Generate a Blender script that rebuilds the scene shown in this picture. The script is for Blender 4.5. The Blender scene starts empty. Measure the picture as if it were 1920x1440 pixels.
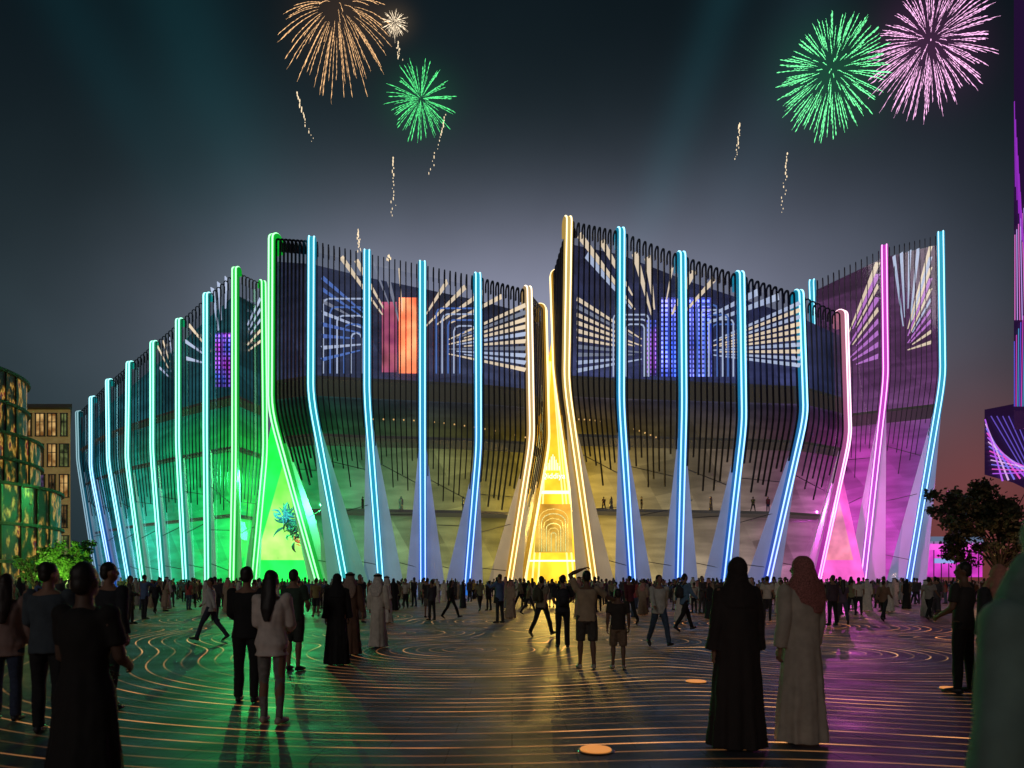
import bpy, bmesh, math, random
from mathutils import Vector, Matrix, noise
R=math.radians; PI=math.pi
random.seed(7)
C=bpy.context.scene.collection
F=1280.0; HZ=1088.0; CH=1.62
def P(px,py,Y): return Vector(((px-960)/F*Y, Y, CH+(HZ-py)/F*Y))
def PG(px,Y): return Vector(((px-960)/F*Y, Y, 0))
def GY(fy): return CH*F/(fy-HZ)
# ---------------------------------------------------------------- node helpers
def mth(nt,op,*a):
    n=nt.nodes.new('ShaderNodeMath'); n.operation=op
    for i,v in enumerate(a):
        if isinstance(v,(int,float)): n.inputs[i].default_value=v
        else: nt.links.new(v,n.inputs[i])
    return n.outputs[0]
def vscale(nt,col,s):
    n=nt.nodes.new('ShaderNodeVectorMath'); n.operation='SCALE'
    if isinstance(col,tuple): n.inputs[0].default_value=col[:3]
    else: nt.links.new(col,n.inputs[0])
    if isinstance(s,(int,float)): n.inputs['Scale'].default_value=s
    else: nt.links.new(s,n.inputs['Scale'])
    return n.outputs[0]
def vadd(nt,a,b,op='ADD'):
    n=nt.nodes.new('ShaderNodeVectorMath'); n.operation=op
    for i,v in enumerate((a,b)):
        if isinstance(v,tuple): n.inputs[i].default_value=v
        else: nt.links.new(v,n.inputs[i])
    return n.outputs[0]
def vmix(nt,f,a,b):
    n=nt.nodes.new('ShaderNodeMix'); n.data_type='RGBA'
    if isinstance(f,(int,float)): n.inputs[0].default_value=f
    else: nt.links.new(f,n.inputs[0])
    for s,v in ((6,a),(7,b)):
        if isinstance(v,tuple): n.inputs[s].default_value=(*v[:3],1)
        else: nt.links.new(v,n.inputs[s])
    return n.outputs[2]
def ramp(nt,v,stops):
    stops=sorted(stops,key=lambda q:q[0])
    cr=nt.nodes.new('ShaderNodeValToRGB'); nt.links.new(v,cr.inputs[0]); e=cr.color_ramp.elements
    e[1].position=1.0; e[0].position=0.0
    def col(c): return (*c,1) if isinstance(c,tuple) else (c,c,c,1)
    e[0].color=col(stops[0][1]); e[1].color=col(stops[-1][1])
    for p,c in stops[1:-1]:
        q=e.new(p); q.color=col(c)
    e[len(e)-1].position=stops[-1][0]; e[0].position=stops[0][0]
    return cr.outputs[0]
def mrange(nt,v,a,b,c=0.0,d=1.0):
    n=nt.nodes.new('ShaderNodeMapRange'); nt.links.new(v,n.inputs[0])
    for i,x in enumerate((a,b,c,d)): n.inputs[i+1].default_value=x
    return n.outputs[0]
def noise_n(nt,vec,scale,detail=2.0):
    n=nt.nodes.new('ShaderNodeTexNoise'); n.inputs['Scale'].default_value=scale; n.inputs['Detail'].default_value=detail
    if vec is not None: nt.links.new(vec,n.inputs['Vector'])
    return n.outputs['Fac']
def newmat(name):
    m=bpy.data.materials.new(name); m.use_nodes=True
    b=m.node_tree.nodes['Principled BSDF']; return m,m.node_tree,b
MC={}
def mat(col,rough=.8,metal=0.0,var=.25,scale=14,name=None,emis=None,es=0.0):
    key=(tuple(round(c,3) for c in col),rough,metal,var,scale,emis,es)
    if key in MC: return MC[key]
    m,nt,b=newmat(name or 'surface')
    tc=nt.nodes.new('ShaderNodeTexCoord')
    f=noise_n(nt,tc.outputs['Object'],scale,3)
    k=mrange(nt,f,.3,.7,1-var,1+var)
    nt.links.new(vscale(nt,tuple(col),k),b.inputs['Base Color'])
    b.inputs['Roughness'].default_value=rough; b.inputs['Metallic'].default_value=metal
    if emis: b.inputs['Emission Color'].default_value=(*emis,1); b.inputs['Emission Strength'].default_value=es
    MC[key]=m; return m
def emit(col,s,name='glow'):
    key=('e',col,s)
    if key in MC: return MC[key]
    m,nt,b=newmat(name)
    b.inputs['Base Color'].default_value=(.05,.05,.05,1)
    b.inputs['Emission Color'].default_value=(*col,1); b.inputs['Emission Strength'].default_value=s
    MC[key]=m; return m
def emit_z(top,bot,s,z0=2,z1=30,base=.05,noisy=0.0):
    m,nt,b=newmat('glow_gradient')
    g=nt.nodes.new('ShaderNodeNewGeometry'); sx=nt.nodes.new('ShaderNodeSeparateXYZ'); nt.links.new(g.outputs['Position'],sx.inputs[0])
    f=mrange(nt,sx.outputs[2],z0,z1)
    c=vmix(nt,f,bot,top)
    if noisy:
        nn=noise_n(nt,g.outputs['Position'],.35,3); c=vscale(nt,c,mrange(nt,nn,.3,.7,1-noisy,1+noisy))
    nt.links.new(c,b.inputs['Emission Color']); b.inputs['Emission Strength'].default_value=s
    b.inputs['Base Color'].default_value=(base,base,base,1); b.inputs['Roughness'].default_value=.4
    return m
# ---------------------------------------------------------------- object helpers
def mk(name,me,m=None,parent=None):
    o=bpy.data.objects.new(name,me); C.objects.link(o)
    if m is not None:
        for x in (m if isinstance(m,list) else [m]): me.materials.append(x)
    if parent: o.parent=parent
    return o
def obj(name,bm,m,parent=None,smooth=False):
    me=bpy.data.meshes.new(name); bmesh.ops.recalc_face_normals(bm,faces=bm.faces); bm.to_mesh(me); bm.free()
    if smooth:
        for p in me.polygons: p.use_smooth=True
    return mk(name,me,m,parent)
def tag(o,label=None,cat=None,group=None,kind=None):
    if label: o['label']=label
    if cat: o['category']=cat
    if group: o['group']=group
    if kind: o['kind']=kind
    return o
def empty(name,loc,rz=0,s=1):
    o=bpy.data.objects.new(name,None); C.objects.link(o); o.location=loc; o.rotation_euler=(0,0,rz); o.scale=(s,s,s); o.empty_display_size=.1
    return o
def box(bm,c,s,M=None):
    vs=[]
    for x in (-1,1):
        for y in (-1,1):
            for z in (-1,1):
                v=Vector((c[0]+x*s[0]/2,c[1]+y*s[1]/2,c[2]+z*s[2]/2)); vs.append(bm.verts.new(M@v if M else v))
    for f in ((0,1,3,2),(4,6,7,5),(0,4,5,1),(2,3,7,6),(0,2,6,4),(1,5,7,3)): bm.faces.new([vs[i] for i in f])
def prism(bm,foot,z0,z1):
    a=[bm.verts.new((x,y,z0)) for x,y in foot]; b_=[bm.verts.new((x,y,z1)) for x,y in foot]; n=len(foot)
    bm.faces.new(a[::-1]); bm.faces.new(b_)
    for i in range(n): bm.faces.new((a[i],a[(i+1)%n],b_[(i+1)%n],b_[i]))
def rings(bm,rs,cap=True):
    prev=None; allr=[]
    for r in rs:
        cur=[bm.verts.new(v) for v in r]; allr.append(cur)
        if prev:
            n=len(cur)
            for i in range(n): bm.faces.new((prev[i],prev[(i+1)%n],cur[(i+1)%n],cur[i]))
        prev=cur
    if cap:
        bm.faces.new(allr[0][::-1]); bm.faces.new(allr[-1])
def tube(bm,pts,rad,seg=10,ref=Vector((1,0,0))):
    rs=[]; n=len(pts)
    for i,p in enumerate(pts):
        t=(pts[min(i+1,n-1)]-pts[max(i-1,0)]).normalized()
        rf=ref if abs(t.dot(ref))<.93 else Vector((0,1,0))
        u=(rf-t*rf.dot(t)).normalized(); v=t.cross(u)
        a,b=rad[i] if isinstance(rad[i],tuple) else (rad[i],rad[i])
        rs.append([p+u*a*math.cos(2*PI*k/seg)+v*b*math.sin(2*PI*k/seg) for k in range(seg)])
    rings(bm,rs)
def ball(bm,c,r,M=None,u=12,v=8):
    if not isinstance(r,tuple): r=(r,r,r)
    mm=Matrix.Translation(c)@Matrix.Diagonal((*r,1))
    if M: mm=M@mm
    bmesh.ops.create_uvsphere(bm,u_segments=u,v_segments=v,radius=1,matrix=mm)
def sweep(bm,path,t,w,d,ot=0.0,on=0.0,w1=None):
    rs=[]; n=len(path)
    for i,p in enumerate(path):
        tg=(path[min(i+1,n-1)]-path[max(i-1,0)]).normalized()
        tt=(t-tg*t.dot(tg)).normalized(); nn=tt.cross(tg).normalized()
        ww=w if w1 is None else w+(w1-w)*i/(n-1)
        c=p+tt*ot+nn*on
        rs.append([c+tt*ww/2+nn*d/2,c-tt*ww/2+nn*d/2,c-tt*ww/2-nn*d/2,c+tt*ww/2-nn*d/2])
    rings(bm,rs)
# ---------------------------------------------------------------- people
def fuse(bm,vox,it=2,fold=0.0,seed=0.0):
    me=bpy.data.meshes.new('t'); bm.to_mesh(me); bm.free()
    o=bpy.data.objects.new('t',me); C.objects.link(o)
    m=o.modifiers.new('r','REMESH'); m.mode='VOXEL'; m.voxel_size=vox; m.use_smooth_shade=True
    s=o.modifiers.new('s','SMOOTH'); s.factor=.5; s.iterations=it
    dg=bpy.context.evaluated_depsgraph_get()
    nm=bpy.data.meshes.new_from_object(o.evaluated_get(dg))
    bpy.data.objects.remove(o); bpy.data.meshes.remove(me)
    if fold:
        nv=[v.normal.copy() for v in nm.vertices]
        for v,n in zip(nm.vertices,nv):
            q=Vector((v.co.x*9+seed,v.co.y*9,v.co.z*4)); v.co+=n*fold*noise.noise(q)
            q=Vector((v.co.x*22+seed,v.co.y*22,v.co.z*9)); v.co+=n*fold*.3*noise.noise(q)
    for p in nm.polygons: p.use_smooth=True
    return nm
POSE={
 'stand':dict(legs=[(2,3),(-3,3)],arms=[(-4,7,12,3),(4,8,14,3)]),
 'wide':dict(legs=[(8,4),(-6,4)],arms=[(5,10,20,4),(-6,9,12,4)]),
 'walk':dict(legs=[(26,6),(-20,18)],arms=[(-24,6,12,3),(22,6,28,3)]),
 'walkb':dict(legs=[(-20,18),(26,6)],arms=[(22,6,28,3),(-24,6,12,3)]),
 'phone':dict(legs=[(3,3),(-2,3)],arms=[(18,10,75,-18),(6,9,25,-5)]),
 'hold':dict(legs=[(3,3),(-3,3)],arms=[(10,7,50,-22),(12,7,58,-22)]),
 'raise':dict(legs=[(4,4),(-4,4)],arms=[(170,22,5,-68),(28,52,10,66)]),
 'photo':dict(legs=[(3,4),(-3,4)],arms=[(60,8,75,-8),(62,8,72,-8)]),
}
def skel(sp):
    ps=POSE[sp.get('pose','stand')]; J={}
    for s,(a,b) in zip((-1,1),ps['legs']):
        a=R(a); b=a-R(b); k='L' if s<0 else 'R'
        hip=Vector((s*.09,0,.93)); kn=hip+.43*Vector((s*.035,math.sin(a),-math.cos(a))); an=kn+.42*Vector((s*.02,math.sin(b),-math.cos(b)))
        fp=b*.9 if b<R(-12) else (R(14) if b>R(12) else 0)
        fd=Vector((s*.14,math.cos(fp),math.sin(fp))).normalized(); J['hip'+k],J['kn'+k],J['an'+k],J['fd'+k]=hip,kn,an,fd
    zm=min(min(J['an'+k].z-.085,(J['an'+k]+J['fd'+k]*.17).z-.085) for k in 'LR')
    for k in 'LR':
        for j in ('hip','kn','an'): J[j+k]=J[j+k]-Vector((0,0,zm))
    J['dz']=-zm
    wd=.165 if sp.get('fem') else .19
    for s,(p,q,e,q2) in zip((-1,1),ps['arms']):
        k='L' if s<0 else 'R'; p,q,e,q2=map(R,(p,q,e,q2))
        sh=Vector((s*wd,0,1.43-zm)); d1=Vector((s*math.sin(q),math.sin(p)*math.cos(q),-math.cos(p)*math.cos(q)))
        d2=Vector((s*math.sin(q2),math.sin(p+e)*math.cos(q2),-math.cos(p+e)*math.cos(q2)))
        el=sh+.29*d1; J['sh'+k],J['el'+k],J['wr'+k],J['hd'+k]=sh,el,el+.25*d2,d2
    return J
TM=[(.84,.135,.105),(.93,.165,.12),(1.03,.15,.108),(1.14,.142,.10),(1.27,.168,.112),(1.37,.185,.108),(1.43,.165,.085),(1.48,.08,.062)]
TF=[(.84,.145,.11),(.92,.175,.122),(1.03,.14,.10),(1.12,.125,.092),(1.26,.15,.115),(1.36,.162,.10),(1.43,.14,.08),(1.48,.065,.055)]
def torso(bm,dz,prof,inf=0.0,z0=0,z1=9,seg=18):
    rs=[]
    for z,a,b in prof:
        if z<z0 or z>z1: continue
        rs.append([Vector(((a+inf)*math.cos(2*PI*k/seg),(b+inf)*math.sin(2*PI*k/seg)-.005,z+dz)) for k in range(seg)])
    rings(bm,rs)
def build(sp,vox,fine):
    J=skel(sp); dz=J['dz']; fem=sp.get('fem'); prof=TF if fem else TM; parts=[]; sd=random.uniform(0,50)
    skin=mat(sp.get('skin',(.26,.14,.09)),.6,var=.08); look=sp.get('look',0)
    HM=Matrix.Translation((0,0,dz))@Matrix.Translation((0,0,1.52))@Matrix.Rotation(R(look),4,'Z')@Matrix.Translation((0,0,-1.52))
    bm=bmesh.new(); torso(bm,dz,prof)
    tube(bm,[Vector((0,-.01,1.44+dz)),Vector((0,0,1.58+dz))],[.06,.052],10)
    ball(bm,(0,0,1.655),(.076,.094,.108),HM); ball(bm,(0,.028,1.59),(.056,.066,.062),HM); ball(bm,(0,.098,1.63),(.014,.022,.026),HM,8,6)
    for s in (-1,1): ball(bm,(s*.077,0,1.635),(.012,.022,.032),HM,8,6)
    for k in 'LR':
        h,kn,an,fd=J['hip'+k],J['kn'+k],J['an'+k],J['fd'+k]
        tube(bm,[h+Vector((0,0,.04)),h.lerp(kn,.4),kn,kn.lerp(an,.3),kn.lerp(an,.7),an],[.085,.078,.052,.056,.04,.036],10)
        tube(bm,[an-fd*.04-Vector((0,0,.045)),an+fd*.17-Vector((0,0,.05))],[.034,.026],8); ball(bm,an-Vector((0,0,.02)),.04)
        s,e,w,d=J['sh'+k],J['el'+k],J['wr'+k],J['hd'+k]
        ball(bm,s,.058); tube(bm,[s,s.lerp(e,.4),e,e.lerp(w,.3),w],[.054,.050,.042,.043,.029],9)
        sg=-1 if k=='L' else 1
        inn=Vector((-sg,0,0)); inn=(inn-d*inn.dot(d)); inn=inn.normalized() if inn.length>.05 else Vector((0,-1,0))
        wd=d.cross(inn); wd=wd if wd.y>0 or abs(wd.y)<.2 else -wd
        tube(bm,[w-d*.01,w+d*.045,w+d*.09],[(.026,.02),(.04,.018),(.036,.014)],8,wd); J['pf'+k]=(w,d,inn,wd)
    body=fuse(bm,vox,2)
    if fine:
        b2=bmesh.new(); b2.from_mesh(body)
        for k in 'LR':
            w,d,inn,wd=J['pf'+k]
            for i,l in enumerate((.072,.082,.077,.06)):
                p0=w+d*.075+wd*(.027-.018*i); p1=p0+(d*.95+inn*.25)*l*.45; p2=p1+(d*.7+inn*.7)*l*.32; p3=p2+(d*.3+inn*.9)*l*.25
                tube(b2,[p0,p1,p2,p3],[.0095,.009,.008,.006],6)
            p0=w+d*.03+wd*.028; tube(b2,[p0,p0+(d*.6+wd*.6+inn*.3)*.035,p0+(d*.95+wd*.55+inn*.5)*.06],[.012,.0105,.008],6)
        b2.to_mesh(body); b2.free()
        for p in body.polygons: p.use_smooth=True
    body.materials.append(skin); parts.append(('body',body))
    hair=sp.get('hair','short'); hc=mat(sp.get('hc',(.012,.009,.008)),.55,var=.4,scale=60)
    bm=bmesh.new()
    if hair in('short','long','bun'):
        ball(bm,(0,-.016,1.682),(.083,.092,.094),HM); ball(bm,(0,-.045,1.63),(.07,.06,.075),HM)
        if hair=='long': tube(bm,[HM@Vector((0,-.03,1.68)),HM@Vector((0,-.07,1.58)),HM@Vector((0,-.105,1.46)),HM@Vector((0,-.135,1.32)),HM@Vector((0,-.14,1.18))],[(.08,.06),(.092,.055),(.092,.045),(.075,.035),(.035,.02)],12)
        if hair=='bun': ball(bm,(0,-.12,1.71),.045,HM)
        me=fuse(bm,vox,1,.012,sd); me.materials.append(hc); parts.append(('hair',me))
    elif hair=='scarf':
        c=mat(sp['sc'],.85,var=sp.get('scv',.2),scale=sp.get('scs',30))
        ball(bm,(0,-.014,1.668),(.094,.102,.112),HM)
        tube(bm,[HM@Vector((0,-.02,1.66)),HM@Vector((0,-.045,1.55)),HM@Vector((0,-.07,1.46)),HM@Vector((0,-.10,1.34)),HM@Vector((0,-.115,1.22))],[(.095,.085),(.12,.085),(.17,.075),(.16,.05),(.10,.03)],16)
        for s in (-1,1): tube(bm,[HM@Vector((s*.085,.0,1.6)),HM@Vector((s*.10,.05,1.48)),HM@Vector((s*.10,.11,1.36))],[(.03,.05),(.035,.06),(.04,.03)],8)
        me=fuse(bm,vox,1,.014,sd); me.materials.append(c); parts.append(('headscarf',me))
        if sp.get('agal',True):
            bm=bmesh.new()
            for zz in (1.705,1.728):
                pts=[HM@Vector((.093*math.cos(a),-.014+.103*math.sin(a),zz)) for a in [2*PI*i/20 for i in range(21)]]
                tube(bm,pts,[.012]*21,6,Vector((0,0,1)))
            me=bpy.data.meshes.new('agal'); bm.to_mesh(me); bm.free(); me.materials.append(mat((.01,.01,.01),.7)); parts.append(('headband',me))
    elif hair=='hijab':
        c=mat(sp['sc'],.85,var=.2,scale=30)
        ball(bm,(0,-.016,1.662),(.09,.1,.112),HM)
        tube(bm,[HM@Vector((0,-.01,1.62)),HM@Vector((0,-.01,1.54)),HM@Vector((0,-.01,1.47)),HM@Vector((0,-.02,1.36)),HM@Vector((0,-.03,1.28))],[(.085,.09),(.105,.09),(.165,.105),(.19,.12),(.16,.12)],16)
        me=fuse(bm,vox,1,.010,sd); me.materials.append(c); parts.append(('headscarf',me))
    if fine:
        bm=bmesh.new()
        for s in (-1,1): ball(bm,(s*.03,.083,1.652),(.014,.012,.008),HM,8,6)
        me=bpy.data.meshes.new('eyes'); bm.to_mesh(me); bm.free(); me.materials.append(mat((.02,.015,.012),.3)); parts.append(('eyes',me))
        bm=bmesh.new(); ball(bm,(0,.09,1.588),(.022,.009,.007),HM,8,6)
        me=bpy.data.meshes.new('mouth'); bm.to_mesh(me); bm.free(); me.materials.append(mat((.22,.07,.06),.5)); parts.append(('mouth',me))
    top=sp.get('top','tee'); tc=mat(sp.get('tc',(.2,.2,.2)),.85,var=.15,scale=sp.get('ts',9))
    bm=bmesh.new(); vx=max(vox,.014)
    if top in('tee','shirt','jacket'):
        inf={'tee':.014,'shirt':.017,'jacket':.022}[top]; hem={'tee':.86,'shirt':.83,'jacket':.78}[top]
        pr=[(hem,prof[1][1]+.008,prof[1][2]+.008)]+[q for q in prof if hem+.05<q[0]<1.47]
        torso(bm,dz,pr,inf)
        for k in 'LR':
            s,e,w=J['sh'+k],J['el'+k],J['wr'+k]
            r0=.046+inf; ball(bm,s,r0+.006)
            if top=='tee': tube(bm,[s,s.lerp(e,.72)],[r0+.008,r0+.006],10)
            else: tube(bm,[s,s.lerp(e,.5),e,e.lerp(w,.5),e.lerp(w,.93)],[r0+.004,r0-.002,r0-.008,r0-.014,r0-.02],10)
        me=fuse(bm,vx,2,.014,sd); me.materials.append(tc); parts.append(({'tee':'shirt','shirt':'shirt','jacket':'jacket'}[top],me))
    else:
        wf=sp.get('wide',1.0); full=top in('robe','abaya')
        pr=[(.025,.27*wf,.23*wf),(.25,.25*wf,.21*wf),(.6,.222*wf,.18*wf),(.9,.20*wf,.162*wf),(1.08,.18*wf,.14*wf),(1.28,.19*(1+(wf-1)*.4),.138*(1+(wf-1)*.4)),(1.38,.195,.12),(1.44,.165,.095),(1.49,.08,.068)]
        if top=='dress': pr=[(sp.get('hemz',.25),.25,.22),(.5,.225,.19),(.78,.20,.155),(.93,.185,.14),(1.06,.15,.115),(1.14,.145,.11),(1.27,.17,.128),(1.37,.175,.112),(1.44,.15,.09),(1.48,.07,.06)]
        seg=56; rs=[]; ph=random.uniform(0,6)
        for z,a,b in pr:
            am=.085*max(0,1-z/1.15)
            rs.append([Vector((a*(1+am*math.sin(9*t+ph)+am*.6*math.sin(14*t+2*ph))*math.cos(t),b*(1+am*math.sin(9*t+ph)+am*.6*math.sin(14*t+2*ph))*math.sin(t),z+(dz if z>.8 else 0))) for t in [2*PI*i/seg for i in range(seg)]])
        rings(bm,rs)
        for k in 'LR':
            s,e,w=J['sh'+k],J['el'+k],J['wr'+k]; ball(bm,s,.07)
            if top=='dress': tube(bm,[s,s.lerp(e,.7)],[.064,.058],10)
            else: tube(bm,[s,s.lerp(e,.5),e,e.lerp(w,.5),e.lerp(w,.95)],[.07,.067,.064,.064,.062 if top=='robe' else .09],12)
        me=fuse(bm,vx,1,.014,sd); me.materials.append(tc); parts.append(('robe' if full else 'dress',me))
    bot=sp.get('bot','trousers')
    if top not in('robe','abaya','dress') and bot:
        bm=bmesh.new(); bc=mat(sp.get('bc',(.02,.022,.03)),.85,var=.25,scale=20)
        torso(bm,dz,[(.82,.14,.11),(.88,.165,.125),(.95,.16,.12),(1.02,.145,.108)],.004)
        tg=sp.get('tight',0)
        for k in 'LR':
            h,kn,an=J['hip'+k],J['kn'+k],J['an'+k]
            if bot=='shorts': tube(bm,[h+Vector((0,0,.03)),h.lerp(kn,.5),h.lerp(kn,1.0)],[.10,.098,.088],12)
            else: tube(bm,[h+Vector((0,0,.03)),h.lerp(kn,.4),kn,kn.lerp(an,.4),an-Vector((0,0,.02))],[.095-tg*.3,.088-tg*.5,.068-tg*.6,.066-tg*.6,.058-tg],12)
        me=fuse(bm,vx,2,.012,sd); me.materials.append(bc); parts.append(('shorts' if bot=='shorts' else 'trousers',me))
    sc=mat(sp.get('shoe',(.03,.03,.035)),.5)
    for k in 'LR':
        an,fd=J['an'+k],J['fd'+k]; bm=bmesh.new(); up=Vector((0,0,1))
        tube(bm,[an-fd*.065-up*.045,an-fd*.03-up*.04,an+fd*.05-up*.042,an+fd*.13-up*.052,an+fd*.185-up*.06],[(.022,.03),(.04,.044),(.044,.042),(.046,.032),(.026,.02)],10,Vector((1,0,0)))
        me=bpy.data.meshes.new('shoe'); bmesh.ops.recalc_face_normals(bm,faces=bm.faces); bm.to_mesh(me); bm.free()
        for p in me.polygons: p.use_smooth=True
        me.materials.append(sc); parts.append(('shoe',me))
    return parts
def person(px,fy,rot,label,group=None,h=1.75,Y=None,fine=None,**sp):
    Y=Y or GY(fy); loc=PG(px,Y)
    if fine is None: fine=Y<16
    vox=.012 if Y<9 else (.016 if Y<17 else .026)
    root=empty('person',loc,R(rot),h/1.76); tag(root,label,'person',group)
    for n,me in build(sp,vox,fine): mk(n,me,None,root)
    return root
BK=(.010,.010,.012); DK=(.022,.024,.03)
SK=(.28,.15,.10); SK2=(.15,.08,.05)
person(12,1352,20,'person in pale pink long top and blue jeans cut off at the left edge',fem=True,top='jacket',tc=(.3,.2,.18),bc=(.03,.045,.09),hair='long',hc=(.02,.01,.008),h=1.68,pose='stand')
person(92,1375,8,'person in grey blue shirt with short hair behind the closest long black dress',top='shirt',tc=(.05,.07,.09),bc=BK,pose='hold',h=1.8,look=-30)
person(160,1560,-6,'closest person on the left, in long black short-sleeved dress with dark hair',fem=True,top='dress',tc=(.010,.009,.009),hair='short',h=1.72,Y=4.35,pose='hold',fine=True,skin=(.12,.07,.05),hemz=.08)
person(205,1330,-15,'person in dark suit right beside the closest long black dress',top='jacket',tc=(.014,.017,.025),bc=BK,h=1.84,pose='wide',look=-25)
person(463,1316,4,'person with short hair all in black left of the white blazer',top='shirt',tc=BK,bc=BK,h=1.79,pose='hold')
person(510,1356,-4,'person with long black hair in white blazer and tight grey trousers',fem=True,top='jacket',tc=(.66,.58,.53),bc=(.2,.19,.18),tight=.018,hair='long',h=1.72,pose='hold',shoe=(.5,.42,.36))
person(551,1257,-10,'person in dark green T-shirt and shorts behind the white blazer',top='tee',tc=(.03,.06,.04),bot='shorts',bc=(.03,.035,.03),h=1.81,pose='hold')
person(632,1247,12,'person in black abaya standing beside the white robe',fem=True,top='abaya',tc=BK,hair='hijab',sc=BK,h=1.74,wide=.9)
person(657,1228,-6,'person in brown robe just behind the black abaya',top='robe',tc=(.13,.07,.045),hair='scarf',sc=(.3,.22,.18),h=1.78,wide=.85)
person(709,1214,-20,'person in white thobe and white headscarf left of centre',top='robe',tc=(.66,.62,.54),hair='scarf',sc=(.6,.57,.52),h=1.77,wide=.86)
person(395,1203,100,'person in white shirt and dark jeans striding to the left',top='shirt',tc=(.55,.57,.55),bc=(.03,.04,.07),pose='walk',h=1.7)
person(846,1160,-60,'small walking person in black on the open plaza left of the yellow entrance',fem=True,top='shirt',tc=BK,bc=BK,pose='walkb',h=1.62,hair='long')
person(1100,1254,6,'person in beige T-shirt and shorts with one arm bent over the head',top='tee',tc=(.36,.28,.19),bot='shorts',bc=(.05,.045,.04),pose='raise',h=1.79,shoe=(.4,.36,.3),skin=SK2)
person(1159,1254,-4,'child in dark T-shirt and shorts standing beside the raised arm',top='tee',tc=(.03,.025,.022),bot='shorts',bc=(.16,.11,.07),h=1.46,shoe=(.35,.3,.25),skin=SK2)
person(1055,1214,0,'person all in black wearing a dark backpack at the centre',top='tee',tc=DK,bc=BK,h=1.74,pose='hold')
person(1016,1194,-40,'person in khaki shirt and black trousers walking with an olive backpack',top='tee',tc=(.22,.19,.13),bc=BK,pose='walkb',h=1.75)
person(1236,1213,190,'person in white open shirt and blue jeans walking towards the camera',top='shirt',tc=(.5,.5,.46),bc=(.04,.07,.12),pose='walk',h=1.76,skin=SK)
person(1284,1184,-70,'person in blue shirt and black trousers striding to the right with a backpack',top='shirt',tc=(.1,.2,.33),bc=BK,pose='walk',h=1.84)
person(1180,1170,20,'person in maroon top at the centre right beside the white open shirt',top='shirt',tc=(.1,.02,.03),bc=BK,h=1.8,pose='walk')
person(1207,1152,10,'person in pale checked shirt behind the white open shirt',top='shirt',tc=(.4,.4,.38),bc=DK,h=1.7)
person(1382,1402,3,'tall person in dark brown abaya in the right foreground',fem=True,top='abaya',tc=(.022,.015,.014),hair='hijab',sc=(.022,.015,.014),h=1.83,wide=1.0)
person(1503,1392,18,'person in white thobe with red and white headscarf in the right foreground',top='robe',tc=(.42,.36,.30),hair='scarf',sc=(.30,.11,.10),scv=.6,scs=90,agal=False,h=1.85,wide=.92,look=28)
person(1806,1300,35,'person in dark shirt and trousers looking left near the right edge',top='tee',tc=(.025,.022,.022),bc=BK,h=1.87,pose='hold',look=25,skin=SK2)
person(1870,1330,10,'person in dark clothes and pink headscarf at the right edge',top='robe',tc=(.018,.018,.024),hair='scarf',sc=(.4,.17,.13),scs=20,agal=False,h=1.80)
person(1990,1700,12,'closest person, in pale teal robe cut off by the right edge',top='robe',tc=(.16,.25,.23),hair='scarf',sc=(.16,.25,.23),agal=False,h=1.84,Y=1.95,fine=True,wide=1.15)
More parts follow.
